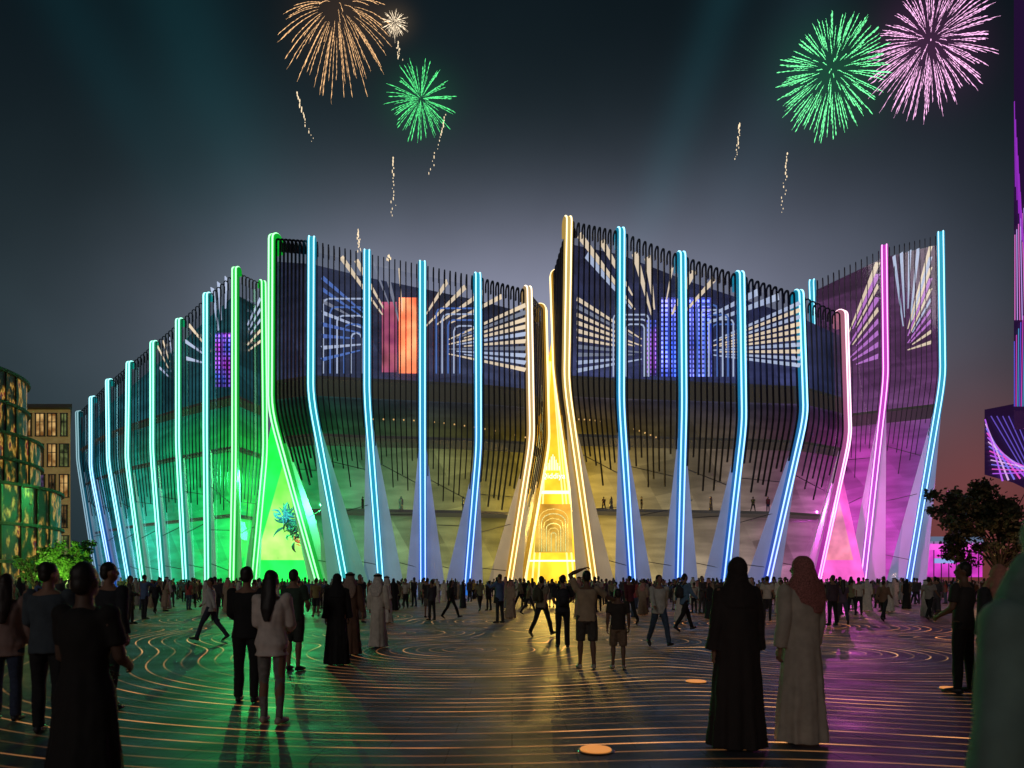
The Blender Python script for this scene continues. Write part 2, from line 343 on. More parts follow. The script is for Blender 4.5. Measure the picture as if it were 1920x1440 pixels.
MID=[(291,1150,5,dict(top='shirt',tc=DK,bc=BK,pose='walk'),'person in dark shirt walking on the left plaza beside a pale dress'),
(310,1146,-20,dict(fem=True,top='dress',tc=(.4,.3,.22),hair='long'),'person in pale beige dress on the left plaza'),
(592,1156,30,dict(top='tee',tc=(.3,.26,.1),bot='shorts',bc=DK),'person in yellowish T-shirt and shorts near the green entrance'),
(410,1138,-20,dict(top='shirt',tc=(.05,.05,.06),bc=BK),'person in dark shirt behind the striding white shirt'),
(676,1160,60,dict(top='robe',tc=(.12,.1,.09),hair='scarf',sc=(.5,.45,.4)),'person in grey robe behind the white thobe'),
(738,1145,0,dict(fem=True,top='abaya',tc=BK,hair='hijab',sc=BK),'person in black abaya right of the white thobe'),
(760,1138,-30,dict(top='tee',tc=(.4,.36,.2),bc=DK,pose='walk'),'person in cream T-shirt walking left of the centre'),
(795,1134,10,dict(top='shirt',tc=(.34,.33,.28),bc=BK),'person in pale shirt, left of the pair before the blue ribs'),
(811,1135,-10,dict(fem=True,top='shirt',tc=(.5,.3,.1),bc=DK,hair='long'),'person in orange top, right of the pair before the blue ribs'),
(886,1124,0,dict(top='tee',tc=(.5,.4,.1),bc=BK),'person in yellow T-shirt left of the yellow entrance'),
(902,1122,20,dict(top='shirt',tc=(.4,.35,.2),bc=DK),'person in ochre shirt left of the yellow entrance'),
(926,1120,0,dict(top='tee',tc=(.12,.1,.05),bc=BK),'person in brown T-shirt left of the yellow entrance'),
(975,1140,90,dict(top='shirt',tc=(.2,.16,.1),bc=BK,pose='walk'),'person in olive shirt walking before the yellow entrance'),
(998,1140,0,dict(fem=True,top='dress',tc=(.3,.25,.2),hair='long'),'person in taupe dress before the yellow entrance'),
(1128,1135,0,dict(top='tee',tc=(.25,.05,.05),bc=DK,pose='photo'),'person in red T-shirt lifting a camera right of the yellow entrance'),
(1150,1128,0,dict(fem=True,top='abaya',tc=(.1,.09,.1),hair='hijab',sc=(.1,.09,.1)),'person in charcoal abaya behind the maroon top'),
(1308,1130,0,dict(top='robe',tc=(.45,.42,.4),hair='scarf',sc=(.45,.2,.18)),'person in white thobe far behind the blue shirt'),
(1430,1138,40,dict(top='tee',tc=(.2,.22,.3),bc=BK,pose='walkb'),'person in grey blue T-shirt between the two foreground robes'),
(1462,1142,-10,dict(top='shirt',tc=(.05,.05,.08),bc=BK),'person in navy shirt just left of the red headscarf'),
(1561,1172,15,dict(top='shirt',tc=(.06,.04,.06),bc=BK,h=1.8),'taller person of the dark couple right of the red headscarf'),
(1580,1170,-15,dict(fem=True,top='tee',tc=(.1,.07,.12),bc=(.05,.06,.1),hair='long',h=1.66,pose='walk'),'smaller person of the dark couple right of the red headscarf'),
(1645,1140,0,dict(top='tee',tc=(.25,.12,.22),bc=DK),'person in plum T-shirt before the pink light'),
(1676,1136,-30,dict(top='robe',tc=(.5,.42,.48),hair='scarf',sc=(.5,.42,.48)),'person in pale pinkish thobe before the pink light'),
(1700,1142,10,dict(fem=True,top='abaya',tc=BK,hair='hijab',sc=BK),'person in black abaya right of the pink light'),
(1742,1162,-60,dict(top='tee',tc=(.3,.28,.26),bc=BK,pose='walk',h=1.75),'person in light T-shirt walking at the right of the plaza'),
(1757,1150,20,dict(top='shirt',tc=(.08,.05,.05),bc=DK,h=1.75),'person in dark red shirt at the right of the plaza'),
(255,1135,0,dict(top='robe',tc=(.4,.38,.33),hair='scarf',sc=(.4,.38,.33)),'person in cream thobe on the far left plaza'),
(345,1128,0,dict(top='tee',tc=(.1,.2,.2),bc=DK),'person in teal T-shirt before the left wing'),
(365,1130,-50,dict(fem=True,top='dress',tc=(.05,.05,.06),hair='long'),'person in black dress before the left wing'),
(1345,1140,0,dict(top='tee',tc=(.08,.06,.05),bc=DK),'person in brown T-shirt left of the tall abaya')]
for px,fy,rot,sp,lab in MID:
    hh=sp.pop('h',random.uniform(1.62,1.8)); person(px,fy,rot,lab,h=hh,**sp)
def backpack(px,Y,rot,z,col,label):
    r=empty('backpack',PG(px,Y)+Vector((0,0,z)),R(rot)); tag(r,label,'backpack')
    bm=bmesh.new(); ball(bm,(0,-.22,0),(.15,.10,.22)); box(bm,(0,-.2,-.05),(.27,.13,.3)); me=fuse(bm,.016,2,.01); mk('pack_body',me,mat(col,.8),r)
    bm=bmesh.new(); ball(bm,(0,-.31,-.07),(.10,.04,.10)); obj('pocket',bm,mat([c*.8 for c in col],.8),r,True)
    for s in (-1,1):
        bm=bmesh.new(); tube(bm,[Vector((s*.1,-.16,.15)),Vector((s*.11,-.08,.27)),Vector((s*.11,.05,.25)),Vector((s*.11,.13,.08)),Vector((s*.13,0,-.12)),Vector((s*.12,-.15,-.16))],[(.022,.008)]*6,6); obj('strap',bm,mat(BK,.8),r,True)
backpack(1055,GY(1214),0,1.22,(.02,.022,.03),'dark backpack worn by the person all in black at the centre')
backpack(1016,GY(1194),-40,1.22,(.07,.07,.04),'olive backpack worn by the person in khaki shirt')
backpack(1284,GY(1184),-70,1.27,(.03,.03,.035),'black backpack worn by the person in blue shirt')
# crowd
VAR=[('dark shirt',dict(top='shirt',tc=(.05,.05,.06),bc=DK)),('white thobe',dict(top='robe',tc=(.65,.62,.56),hair='scarf',sc=(.6,.58,.54))),
('black abaya',dict(fem=True,top='abaya',tc=DK,hair='hijab',sc=DK)),('pale T-shirt',dict(top='tee',tc=(.55,.52,.46),bc=DK)),
('brown shirt walking',dict(top='shirt',tc=(.2,.12,.08),bc=DK,pose='walk')),('grey dress',dict(fem=True,top='dress',tc=(.25,.25,.28),hair='long')),
('black T-shirt and shorts',dict(top='tee',tc=DK,bot='shorts',bc=(.12,.11,.10))),('blue jacket, arms lifted',dict(top='jacket',tc=(.09,.16,.32),bc=DK,pose='photo')),
('tan robe',dict(top='robe',tc=(.36,.28,.2),hair='scarf',sc=(.5,.25,.22))),('olive top walking',dict(top='tee',tc=(.22,.22,.12),bc=DK,pose='walkb')),
('red top',dict(fem=True,top='tee',tc=(.4,.07,.07),bc=(.06,.09,.15),hair='long')),('charcoal suit',dict(top='jacket',tc=(.06,.06,.065),bc=(.05,.05,.055),pose='hold'))]
protos=[]
def merged(parts,name):
    bm=bmesh.new(); mats=[]
    for n,me in parts:
        mi=len(mats); mats.append(me.materials[0]); k0=len(bm.faces); bm.from_mesh(me); bm.faces.ensure_lookup_table()
        for f in bm.faces[k0:]: f.material_index=mi; f.smooth=True
    me=bpy.data.meshes.new(name); bm.to_mesh(me); bm.free()
    for m in mats: me.materials.append(m)
    return me
for nm,sp in VAR: protos.append((nm,merged(build(sp,.034,False),'person')))
ZN=[(230,'before the far left wing'),(430,'before the curved left wing'),(620,'before the green entrance'),(920,'left of the yellow entrance'),(1120,'before the yellow entrance'),(1400,'right of the yellow entrance'),(1640,'near the pink entrance'),(2200,'at the far right')]
for i in range(262):
    if i<190: px=-20+1950*(i+random.uniform(-.8,.8))/190; Y=random.choice((random.uniform(46,60),random.uniform(34,52)))
    else: px=random.uniform(0,1900); Y=random.uniform(25,40)
    nm,me=random.choice(protos); z=next(b for a,b in ZN if px<a)
    row='far' if Y>45 else 'mid-distance'
    o=bpy.data.objects.new('person',me); C.objects.link(o); o.location=PG(px,Y); o.rotation_euler=(0,0,random.gauss(0,1.3)); s=random.uniform(.86,1.07); o.scale=(s,s,s)
    tag(o,f'{row} crowd person in {nm} {z}','person',f'{row} crowd in {nm} {z}')
for i,px in enumerate([680,752,800,868,1132,1146,1203,1290,1333,1412,1440]):
    nm,me=protos[i%12]; o=bpy.data.objects.new('person',me); C.objects.link(o); Y=77; o.location=PG(px,Y)+Vector((0,0,9.3)); o.rotation_euler=(0,0,random.uniform(0,6))
    tag(o,'visitor silhouette standing on the lit lower gallery inside the arena','person','visitors on the lower gallery')
bm=bmesh.new(); mats=[mat((.04,.04,.05),.85),mat((.5,.42,.34),.85),mat((.12,.09,.08),.85),mat((.2,.2,.24),.85)]
for k in range(360):
    px=random.uniform(-30,1950); Y=random.uniform(57,66); c=PG(px,Y); s=random.uniform(.84,1.06); n0=len(bm.faces); w_=random.uniform(.8,1.1)
    def rg_(z,a,b): return [c+Vector((a*w_*math.cos(2*PI*q/8),b*math.sin(2*PI*q/8),z)) for q in range(8)]
    rings(bm,[rg_(z*s,a,b) for z,a,b in ((0,.13,.11),(.5,.15,.13),(.9,.18,.13),(1.15,.15,.12),(1.35,.22,.13),(1.44,.17,.1),(1.49,.06,.06),(1.55,.075,.08),(1.65,.085,.1),(1.72,.06,.07),(1.755,.02,.02))])
    bm.faces.ensure_lookup_table(); mi=random.choice((0,0,1,2,3))
    for f in bm.faces[n0:]: f.material_index=mi; f.smooth=True
cr0=obj('crowd',bm,mats); tag(cr0,'densest farthest rows of the crowd packed along the foot of the arena','crowd',kind='stuff')
# ---------------------------------------------------------------- ground
m,nt,b=newmat('plaza_paving'); L=nt.links
g=nt.nodes.new('ShaderNodeNewGeometry'); pos=g.outputs['Position']
sx=nt.nodes.new('ShaderNodeSeparateXYZ'); L.new(pos,sx.inputs[0]); X,Yy=sx.outputs[0],sx.outputs[1]
cent=[(-3.6,21),(-1.0,16.0),(3.2,18.5),(7.0,15.5),(0.5,27),(10,25),(-9,30),(18,34)]
f=None
for cx,cy in cent:
    dx=mth(nt,'SUBTRACT',X,cx); dy=mth(nt,'SUBTRACT',Yy,cy)
    d=mth(nt,'SQRT',mth(nt,'ADD',mth(nt,'MULTIPLY',dx,dx),mth(nt,'MULTIPLY',dy,dy)))
    f=d if f is None else mth(nt,'SMOOTH_MIN',f,d,2.2)
fs=mth(nt,'MULTIPLY',mth(nt,'ADD',f,50.0),3.3)
fr=mth(nt,'FRACT',fs); line=mth(nt,'LESS_THAN',fr,.10)
comb=nt.nodes.new('ShaderNodeCombineXYZ'); L.new(mth(nt,'FLOOR',fs),comb.inputs[0])
wn=nt.nodes.new('ShaderNodeTexWhiteNoise'); wn.noise_dimensions='3D'; L.new(comb.outputs[0],wn.inputs['Vector'])
band=mth(nt,'POWER',wn.outputs['Value'],1.4)
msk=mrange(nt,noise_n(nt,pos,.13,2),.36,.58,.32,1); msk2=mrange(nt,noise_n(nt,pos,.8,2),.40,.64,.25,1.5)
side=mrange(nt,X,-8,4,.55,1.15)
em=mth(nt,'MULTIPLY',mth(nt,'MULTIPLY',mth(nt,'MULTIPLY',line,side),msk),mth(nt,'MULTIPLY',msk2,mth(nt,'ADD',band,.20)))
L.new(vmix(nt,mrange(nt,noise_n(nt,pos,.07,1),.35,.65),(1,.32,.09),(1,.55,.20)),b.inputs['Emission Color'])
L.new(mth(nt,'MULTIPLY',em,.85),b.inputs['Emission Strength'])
br=nt.nodes.new('ShaderNodeTexBrick'); br.inputs['Scale'].default_value=1.0; br.inputs['Brick Width'].default_value=1.2; br.inputs['Row Height'].default_value=.6; br.inputs['Mortar Size'].default_value=.006
br.inputs['Color1'].default_value=(.056,.054,.076,1); br.inputs['Color2'].default_value=(.068,.066,.088,1); br.inputs['Mortar'].default_value=(.040,.040,.050,1)  # violet sky sheen put into the paving's base colour
L.new(pos,br.inputs['Vector'])
L.new(vscale(nt,br.outputs['Color'],mrange(nt,noise_n(nt,pos,.5,5),.3,.7,.7,1.3)),b.inputs['Base Color'])
L.new(mth(nt,'ADD',mrange(nt,noise_n(nt,pos,1.1,4),.3,.7,.42,.60),mth(nt,'MULTIPLY',br.outputs['Fac'],.12)),b.inputs['Roughness'])
b.inputs['Specular IOR Level'].default_value=.42
bp=nt.nodes.new('ShaderNodeBump'); bp.inputs['Strength'].default_value=.10; bp.inputs['Distance'].default_value=.012
L.new(mth(nt,'SUBTRACT',noise_n(nt,pos,3.0,3),mth(nt,'MULTIPLY',br.outputs['Fac'],.5)),bp.inputs['Height']); L.new(bp.outputs[0],b.inputs['Normal'])
bm=bmesh.new(); vs=[bm.verts.new(v) for v in ((-900,-60,0),(900,-60,0),(900,1500,0),(-900,1500,0))]; bm.faces.new(vs)
tag(obj('ground',bm,m),kind='structure')
def glight(px,fy,r,lab):
    c=PG(px,GY(fy)); root=empty('ground_light',c); tag(root,lab,'ground light')
    bm=bmesh.new(); bmesh.ops.create_cone(bm,segments=28,radius1=r+.03,radius2=r+.02,depth=.012,cap_ends=True,matrix=Matrix.Translation((0,0,.006))); obj('trim_ring',bm,mat((.1,.1,.1),.3,.8),root)
    bm=bmesh.new(); bmesh.ops.create_cone(bm,segments=28,radius1=r,radius2=r*.97,depth=.01,cap_ends=True,matrix=Matrix.Translation((0,0,.019))); obj('lens',bm,emit((1,.36,.08),.7),root)
glight(1117,1408,.15,'nearest round amber ground light at the bottom centre')
glight(1305,1279,.16,'round amber ground light left of the tall brown abaya')
glight(1414,1383,.11,'round amber ground light between the two foreground robes')
glight(1783,1292,.15,'round amber ground light near the right edge')
# ---------------------------------------------------------------- arena
GR=(.02,1,.12); CY=(.02,.60,.88); BL=(.03,.24,.95); TE=(.02,.85,.38); YE=(1,.58,.05); MG=(.9,.05,.8)
WING={
'A':[(146,775,148,865,186,108,109,(.03,.35,.42),(.02,.25,.5)),(172,748,172,880,216,101,103,(.02,.6,.7),BL),(203,716,205,868,246,95,98,(.02,.7,.7),(.02,.5,.75)),(242,683,240,865,272,90,93,(.02,.8,.65),(.02,.75,.5)),(287,645,287,850,307,85.5,89,(.02,.85,.5),(.02,.7,.6)),(335,603,335,835,350,81.5,85,TE,(.02,.7,.6)),(387,555,387,820,390,78,81,(.02,.75,.75),(.02,.85,.35)),(441,507,441,860,436,75,77,GR,GR),(493,532,496,850,472,81,81,GR,GR)],
'B':[(511,445,510,770,606,70,73,GR,GR),(584,450,583,745,652,68,71,(.02,.62,.85),(.02,.65,.7)),(688,475,688,745,716,69,72,CY,(.02,.55,.85)),(792,496,792,790,793,70,73,CY,BL),(896,518,897,840,874,71,74,CY,BL),(991,543,996,825,950,73,76,(.9,.65,.35),YE),(1020,578,1026,830,976,80,80,YE,YE)],
'C':[(1036,515,1042,700,1100,80,80,YE,YE),(1066,412,1061,720,1117,68,71,(1,.70,.20),YE),(1165,433,1164,760,1187,69,72,CY,BL),(1279,478,1281,765,1272,70,73,CY,BL),(1389,515,1393,795,1356,71,74,CY,BL),(1500,550,1508,780,1432,72,75,CY,(.12,.22,1)),(1583,588,1590,820,1526,77,78,(.95,.40,.55),MG)],
'D':[(1522,530,1530,760,1560,86,86,CY,MG),(1658,465,1661,710,1616,82,83,MG,(.75,.15,1)),(1764,440,1768,710,1700,79,81,CY,(.1,.3,1))]}
WL={'A':'curved leftmost wing of the arena with cyan and green lit ribs receding left','B':'wing of the arena between the green and yellow entrances with blue lit ribs','C':'tallest wing of the arena right of the yellow entrance with blue lit ribs','D':'rightmost wing of the arena with a magenta rib and a blue end rib'}
mg,ntg,bg=newmat('tinted_glass')
for n in list(ntg.nodes):
    if n.type=='BSDF_PRINCIPLED': ntg.nodes.remove(n)
out=[n for n in ntg.nodes if n.type=='OUTPUT_MATERIAL'][0]
tr=ntg.nodes.new('ShaderNodeBsdfTransparent'); tr.inputs[0].default_value=(.84,.86,.90,1)
gl=ntg.nodes.new('ShaderNodeBsdfGlossy'); gl.inputs['Roughness'].default_value=.05; gl.inputs[0].default_value=(.85,.9,1,1)
fz=ntg.nodes.new('ShaderNodeFresnel'); fz.inputs[0].default_value=1.5
mx=ntg.nodes.new('ShaderNodeMixShader'); ntg.links.new(fz.outputs[0],mx.inputs[0]); ntg.links.new(tr.outputs[0],mx.inputs[1]); ntg.links.new(gl.outputs[0],mx.inputs[2]); ntg.links.new(mx.outputs[0],out.inputs[0])
finm=mat((.04,.04,.055),.4,.6,var=.2,scale=.5)
darkm=mat((.03,.03,.035),.6,.2,scale=.4)
transm=mat((.10,.10,.11),.4,.4,scale=.5)
IS={'A':[(0,(.01,.12,.20)),(.40,(.01,.30,.30)),(.62,(.02,.62,.34)),(.82,(.02,1.0,.22)),(1,(.03,1,.12))],
 'B':[(0,(.03,1,.14)),(.16,(.06,.85,.22)),(.32,(.16,.48,.20)),(.52,(.28,.36,.15)),(.75,(.42,.36,.09)),(.9,(.68,.45,.05)),(1,(1,.6,.04))],
 'C':[(0,(1,.6,.04)),(.13,(.75,.48,.09)),(.35,(.46,.36,.18)),(.62,(.44,.30,.26)),(.85,(.70,.17,.50)),(1,(1,.10,.75))],
 'D':[(0,(.95,.10,.7)),(.5,(.85,.09,.7)),(.8,(.48,.13,.62)),(1,(.26,.16,.52))]}
UP={'A':(.03,.20,.24),'B':(.12,.15,.32),'C':(.11,.13,.36),'D':(.40,.13,.42)}
def interior(key,x0,x1):  # hall light painted into the wall as emission, no lamps inside
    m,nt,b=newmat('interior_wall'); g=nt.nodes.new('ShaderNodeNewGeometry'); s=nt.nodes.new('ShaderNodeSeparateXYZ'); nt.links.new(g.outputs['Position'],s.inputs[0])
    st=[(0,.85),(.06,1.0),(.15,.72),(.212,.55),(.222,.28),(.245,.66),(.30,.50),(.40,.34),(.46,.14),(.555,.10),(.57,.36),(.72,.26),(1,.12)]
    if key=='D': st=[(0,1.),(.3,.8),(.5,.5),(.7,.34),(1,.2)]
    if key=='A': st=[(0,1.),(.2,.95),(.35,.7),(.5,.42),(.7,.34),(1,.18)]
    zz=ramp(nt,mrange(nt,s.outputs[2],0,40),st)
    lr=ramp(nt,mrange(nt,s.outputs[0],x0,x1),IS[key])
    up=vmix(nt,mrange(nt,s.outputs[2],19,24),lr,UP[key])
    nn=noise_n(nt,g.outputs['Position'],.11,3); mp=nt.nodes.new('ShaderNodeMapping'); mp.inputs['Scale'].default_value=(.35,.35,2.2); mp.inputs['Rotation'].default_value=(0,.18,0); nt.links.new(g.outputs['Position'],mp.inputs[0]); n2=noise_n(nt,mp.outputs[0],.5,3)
    # angled panels of that glow, each at its own brightness
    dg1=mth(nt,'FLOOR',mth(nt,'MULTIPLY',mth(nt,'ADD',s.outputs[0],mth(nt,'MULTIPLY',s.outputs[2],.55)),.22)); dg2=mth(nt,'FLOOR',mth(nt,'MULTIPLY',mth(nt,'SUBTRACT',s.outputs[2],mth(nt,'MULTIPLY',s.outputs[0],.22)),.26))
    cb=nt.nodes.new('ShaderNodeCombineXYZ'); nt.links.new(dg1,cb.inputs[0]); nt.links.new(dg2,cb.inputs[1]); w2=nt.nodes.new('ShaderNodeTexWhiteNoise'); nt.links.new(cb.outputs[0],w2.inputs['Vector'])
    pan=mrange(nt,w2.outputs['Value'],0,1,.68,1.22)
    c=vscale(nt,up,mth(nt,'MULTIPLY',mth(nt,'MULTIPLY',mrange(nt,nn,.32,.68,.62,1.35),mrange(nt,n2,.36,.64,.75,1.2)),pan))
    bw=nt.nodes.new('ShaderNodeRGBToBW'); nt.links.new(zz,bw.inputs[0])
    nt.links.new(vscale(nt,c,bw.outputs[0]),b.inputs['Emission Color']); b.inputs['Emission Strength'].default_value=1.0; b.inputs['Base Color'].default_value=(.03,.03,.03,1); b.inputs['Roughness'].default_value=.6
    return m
def arch(T,n,r,leg=.7):
    c=T+n*r-Vector((0,0,r)); pts=[T+n*2*r-Vector((0,0,r+leg))]
    for k in range(9):
        a=PI*k/8; pts.append(c+n*r*math.cos(a)+Vector((0,0,r*math.sin(a))))
    return pts
def front(T,K,B,r=.7):
    t0=T-Vector((0,0,r)); pts=[]; a=K.lerp(t0,.09); c=K.lerp(B,.11)
    for k in range(5):
        t=k/4; pts.append(a*(1-t)**2+K*2*t*(1-t)+c*t*t)
    return pts+[c.lerp(B,.33),c.lerp(B,.66),B]
def cut(path,L_):
    out=[path[0]]; acc=0
    for i in range(1,len(path)):
        d=(path[i]-path[i-1]).length
        if acc+d>=L_: out.append(path[i-1].lerp(path[i],(L_-acc)/d)); return out
        acc+=d; out.append(path[i])
    return out
for key,spec in WING.items():
    root=empty('arena_wing',PG(sum(s[4] for s in spec)/len(spec),spec[0][5])); tag(root,WL[key],'arena','wings of the glowing arena')
    inv=Matrix.Translation(-root.location)
    def part(name,bm,m,par=root,smooth=False):
        bmesh.ops.transform(bm,matrix=inv,verts=bm.verts)
        return obj(name,bm,m,par,smooth)
    T=[P(s[0],s[1],s[5]) for s in spec]; K=[P(s[2],s[3],s[5]) for s in spec]; B=[PG(s[4],s[6]) for s in spec]
    n_=len(spec)
    def dirs(i):
        best=None
        for a,b_ in ((i-1,i),(i,i+1)):
            if a<0 or b_>=n_: continue
            d=T[b_]-T[a]; d.z=0; sc=abs(d.normalized().x)
            if best is None or sc>best[0]: best=(sc,d.normalized())
        t=best[1]
        if key=='A': t=(t+Vector((.9,0,0))).normalized()
        n=Vector((-t.y,t.x,0)); n=n if n.y>0 else -n; return t,n
    for i in range(n_-1):
        bm=bmesh.new(); prev=None; t=(T[i+1]-T[i]); t.z=0; t.normalize(); n=Vector((-t.y,t.x,0)); n=n if n.y>0 else -n
        for u in (0,.5,1):
            Tu,Ku,Bu=T[i].lerp(T[i+1],u),K[i].lerp(K[i+1],u),B[i].lerp(B[i+1],u)
            pth=[Tu-Vector((0,0,.9))]+front(Tu,Ku,Bu); cur=[bm.verts.new(p+n*.45) for p in pth]
            if prev:
                for q in range(len(cur)-1): bm.faces.new((prev[q],cur[q],cur[q+1],prev[q+1]))
            prev=cur
        part('glass_bay',bm,mg,smooth=True)
        # slim transoms of the lower glazing
        for (ua,ub) in ((.30,.36),(.58,.52),(.80,.84)):
            a_=K[i].lerp(B[i],ua)+n*.40; b2_=K[i+1].lerp(B[i+1],ub)+n*.40; bm=bmesh.new(); sweep(bm,[a_,b2_],Vector((0,0,1)),.07,.07); part('transom',bm,transm)
        nf=10; fd_=.24; fw=.11
        if key=='A': nf=8; fd_=.10; fw=.09
        if key=='C' and i==0: nf=9
        if key in 'BC' and i==n_-2: nf=9; fd_=.14
        if key=='B' and i==0: fd_=.2; nf=10
        if key=='D': nf=13 if i==0 else 11; fw=.08
        for j in range(1,nf):
            u=j/nf; Tu,Ku,Bu=T[i].lerp(T[i+1],u),K[i].lerp(K[i+1],u),B[i].lerp(B[i+1],u)
            pth=arch(Tu,n,.42 if key!='A' else .25); fr_=front(Tu,Ku,Bu); tri=abs(((j*.37+i*.21)%1)*2-1)
            fr_=cut(fr_,(fr_[0]-Ku).length+(Bu-Ku).length*(.06+.24*math.sin(PI*u)+.16*tri))
            bm=bmesh.new(); sweep(bm,pth+fr_,t,fw,fd_); part('fin',bm,finm)
    for i,s in enumerate(spec):
        t,n=dirs(i); A_=key=='A'
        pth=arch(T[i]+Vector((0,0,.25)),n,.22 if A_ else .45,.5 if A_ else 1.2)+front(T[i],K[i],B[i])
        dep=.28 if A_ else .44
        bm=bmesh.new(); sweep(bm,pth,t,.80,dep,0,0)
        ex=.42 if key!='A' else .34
        rib=part('rib',bm,emit_z(tuple(c*c**.3*.9 for c in s[7]),tuple(c*c**.3*.9 for c in s[8]),ex,3,28))  # rib body glows to stand in for the halo of its tubes
        sg=1 if t.cross(Vector((0,0,-1))).dot(n)<0 else -1
        dimf=.4 if (A_ and i==0) else 1
        for off,ww in ((-.24,.12),(.24,.12)):
            bm=bmesh.new(); sweep(bm,pth[1:],t,ww,.10,off,sg*(dep/2+.06))
            core=tuple(min(1,c*.75+.32) for c in s[7]),tuple(min(1,c*.75+.27) for c in s[8])
            part('light_tube',bm,emit_z(core[0],core[1],2.3*dimf,3,26),rib)
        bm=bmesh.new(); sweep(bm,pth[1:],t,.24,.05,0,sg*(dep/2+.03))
        part('halo_strip',bm,emit_z(s[7],s[8],.6*dimf,3,26),rib)  # added glowing strip, stands in for bloom between the tubes
        cs=sum(q[4] for q in spec)/n_; side=1 if s[4]<cs else -1
        k0=K[i].lerp(B[i],.08)+n*.3; wl=1.9+(.6 if side<0 else 0); wr=1.9+(.6 if side>0 else 0)
        if key=='A': wl=wr=1.1
        bm=bmesh.new()
        a=[bm.verts.new(v) for v in (k0-t*.25,k0+t*.25,k0+n*.5)]
        c=[bm.verts.new(v) for v in (B[i]-t*wl+n*.35,B[i]+t*wr+n*.35,B[i]+n*1.6)]
        for q in ((a[0],a[1],c[1],c[0]),(a[1],a[2],c[2],c[1]),(a[2],a[0],c[0],c[2]),(a[0],a[2],a[1]),(c[0],c[1],c[2])): bm.faces.new(q)
        cc=tuple(.46*x+.27 for x in s[8])
        if max(s[8])==s[8][1] and s[8][0]<.1 and s[8][2]<.3: cc=(.12,.75,.2)
        if key=='B' and i==1: cc=(.14,.62,.45)
        part('flared_foot',bm,emit_z(cc,tuple(x*.6 for x in cc),.38,0,13,.6,.2),rib)  # coloured haze at the base painted into the feet as emission
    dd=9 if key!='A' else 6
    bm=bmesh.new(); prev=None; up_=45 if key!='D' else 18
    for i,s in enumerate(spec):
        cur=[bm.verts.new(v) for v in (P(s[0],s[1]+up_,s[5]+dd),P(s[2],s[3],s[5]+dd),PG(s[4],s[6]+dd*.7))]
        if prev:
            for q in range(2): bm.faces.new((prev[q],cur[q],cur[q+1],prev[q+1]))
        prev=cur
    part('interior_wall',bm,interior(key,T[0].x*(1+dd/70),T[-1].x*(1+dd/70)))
    for zz,nm in ((22.4,'upper_floor'),(9.3,'lower_gallery'),(17.0,'middle_floor')):
        if key=='D' and zz!=22.4: continue
        row=[]
        for i,s in enumerate(spec):
            if zz>K[i].z: q=K[i].lerp(T[i],(zz-K[i].z)/(T[i].z-K[i].z))
            else: q=B[i].lerp(K[i],zz/K[i].z)
            if zz>T[i].z-1: continue
            q=q.copy(); q.z=zz; dn=Vector((q.x,q.y,0)).normalized(); st=1.2 if zz>20 else 3.0
            row.append((q+dn*st,q+dn*(dd-1)))
        if len(row)>1:
            bm=bmesh.new(); lo=[[bm.verts.new(v+Vector((0,0,h))) for v in (a,b_) for h in (0,-.3)] for a,b_ in row]
            for a,b_ in zip(lo,lo[1:]):
                for x,y in ((0,1),(1,3),(3,2),(2,0)): bm.faces.new((a[x],a[y],b_[y],b_[x]))
            part(nm,bm,mat((.10,.09,.08),.6,emis=(.9,.8,.6),es=.03))
    for i in (0,n_-1):
        s=spec[i]; bm=bmesh.new(); t,n=dirs(i)
        q=[T[i]-Vector((0,0,1))+n*.6,K[i]+n*.6,B[i]+n*.6,PG(s[4],s[6]+dd*.7),P(s[2],s[3],s[5]+dd),P(s[0],s[1]+45,s[5]+dd)]
        v=[bm.verts.new(x) for x in q]; bm.faces.new((v[0],v[1],v[4],v[5])); bm.faces.new((v[1],v[2],v[3],v[4])); part('end_wall',bm,darkm)
    def beam(p0,p1,w0,w1,m,nm='light_beam'):
        bm=bmesh.new(); d=(p1-p0).normalized(); t=Vector((-d.z,0,d.x)) if abs(d.y)<.9 else Vector((0,0,1)); sweep(bm,[p0,p1],t,w0,.08,w1=w1); part(nm,bm,m)
    wb=emit((.60,.70,.95),.75); cr_=emit((1,.80,.56),.85); bl_=emit((.16,.34,1),.5); pk_=emit((.85,.3,1),.65); wd_=emit((.45,.5,.65),.45)
    def radial(vx,vy,tg,Y,fr0=.42,w0=.10,w1=.42,pal=None):
        for k,(tx,ty) in enumerate(tg):
            q=fr0+.08*((k*7)%3-1); a=P(vx+(tx-vx)*q,vy+(ty-vy)*q,Y+7.8); b_=P(tx,ty,Y+1.6)
            beam(a,b_,w0,w1,random.choice(pal or (wb,wb,cr_,cr_,wd_)))
    def ushape(x0,y0,x1,y1,Y,m,r=10):
        pts=[P(x0,y1,Y),P(x0,y0+r,Y),P(x0+r*.3,y0+r*.3,Y),P(x0+r,y0,Y),P(x1-r,y0,Y),P(x1-r*.3,y0+r*.3,Y),P(x1,y0+r,Y),P(x1,y1,Y)]
        bm=bmesh.new(); sweep(bm,pts,Vector((0,1,0)),.1,.14); part('light_arch',bm,m)
    def screen(x0,y0,x1,y1,Y,cols,s,scale=3.0,dots=True):
        bm=bmesh.new(); v=[bm.verts.new(p) for p in (P(x0,y0,Y),P(x1,y0,Y),P(x1,y1,Y),P(x0,y1,Y))]; bm.faces.new(v)
        bmesh.ops.solidify(bm,geom=bm.faces[:],thickness=.15)
        m,nt,b=newmat('led_screen'); g=nt.nodes.new('ShaderNodeNewGeometry'); p=g.outputs['Position']
        c=vmix(nt,mrange(nt,noise_n(nt,p,.35,3),.35,.65),cols[0],cols[1]); c=vscale(nt,c,mrange(nt,noise_n(nt,p,.22,2),.35,.65,.25,1.25))
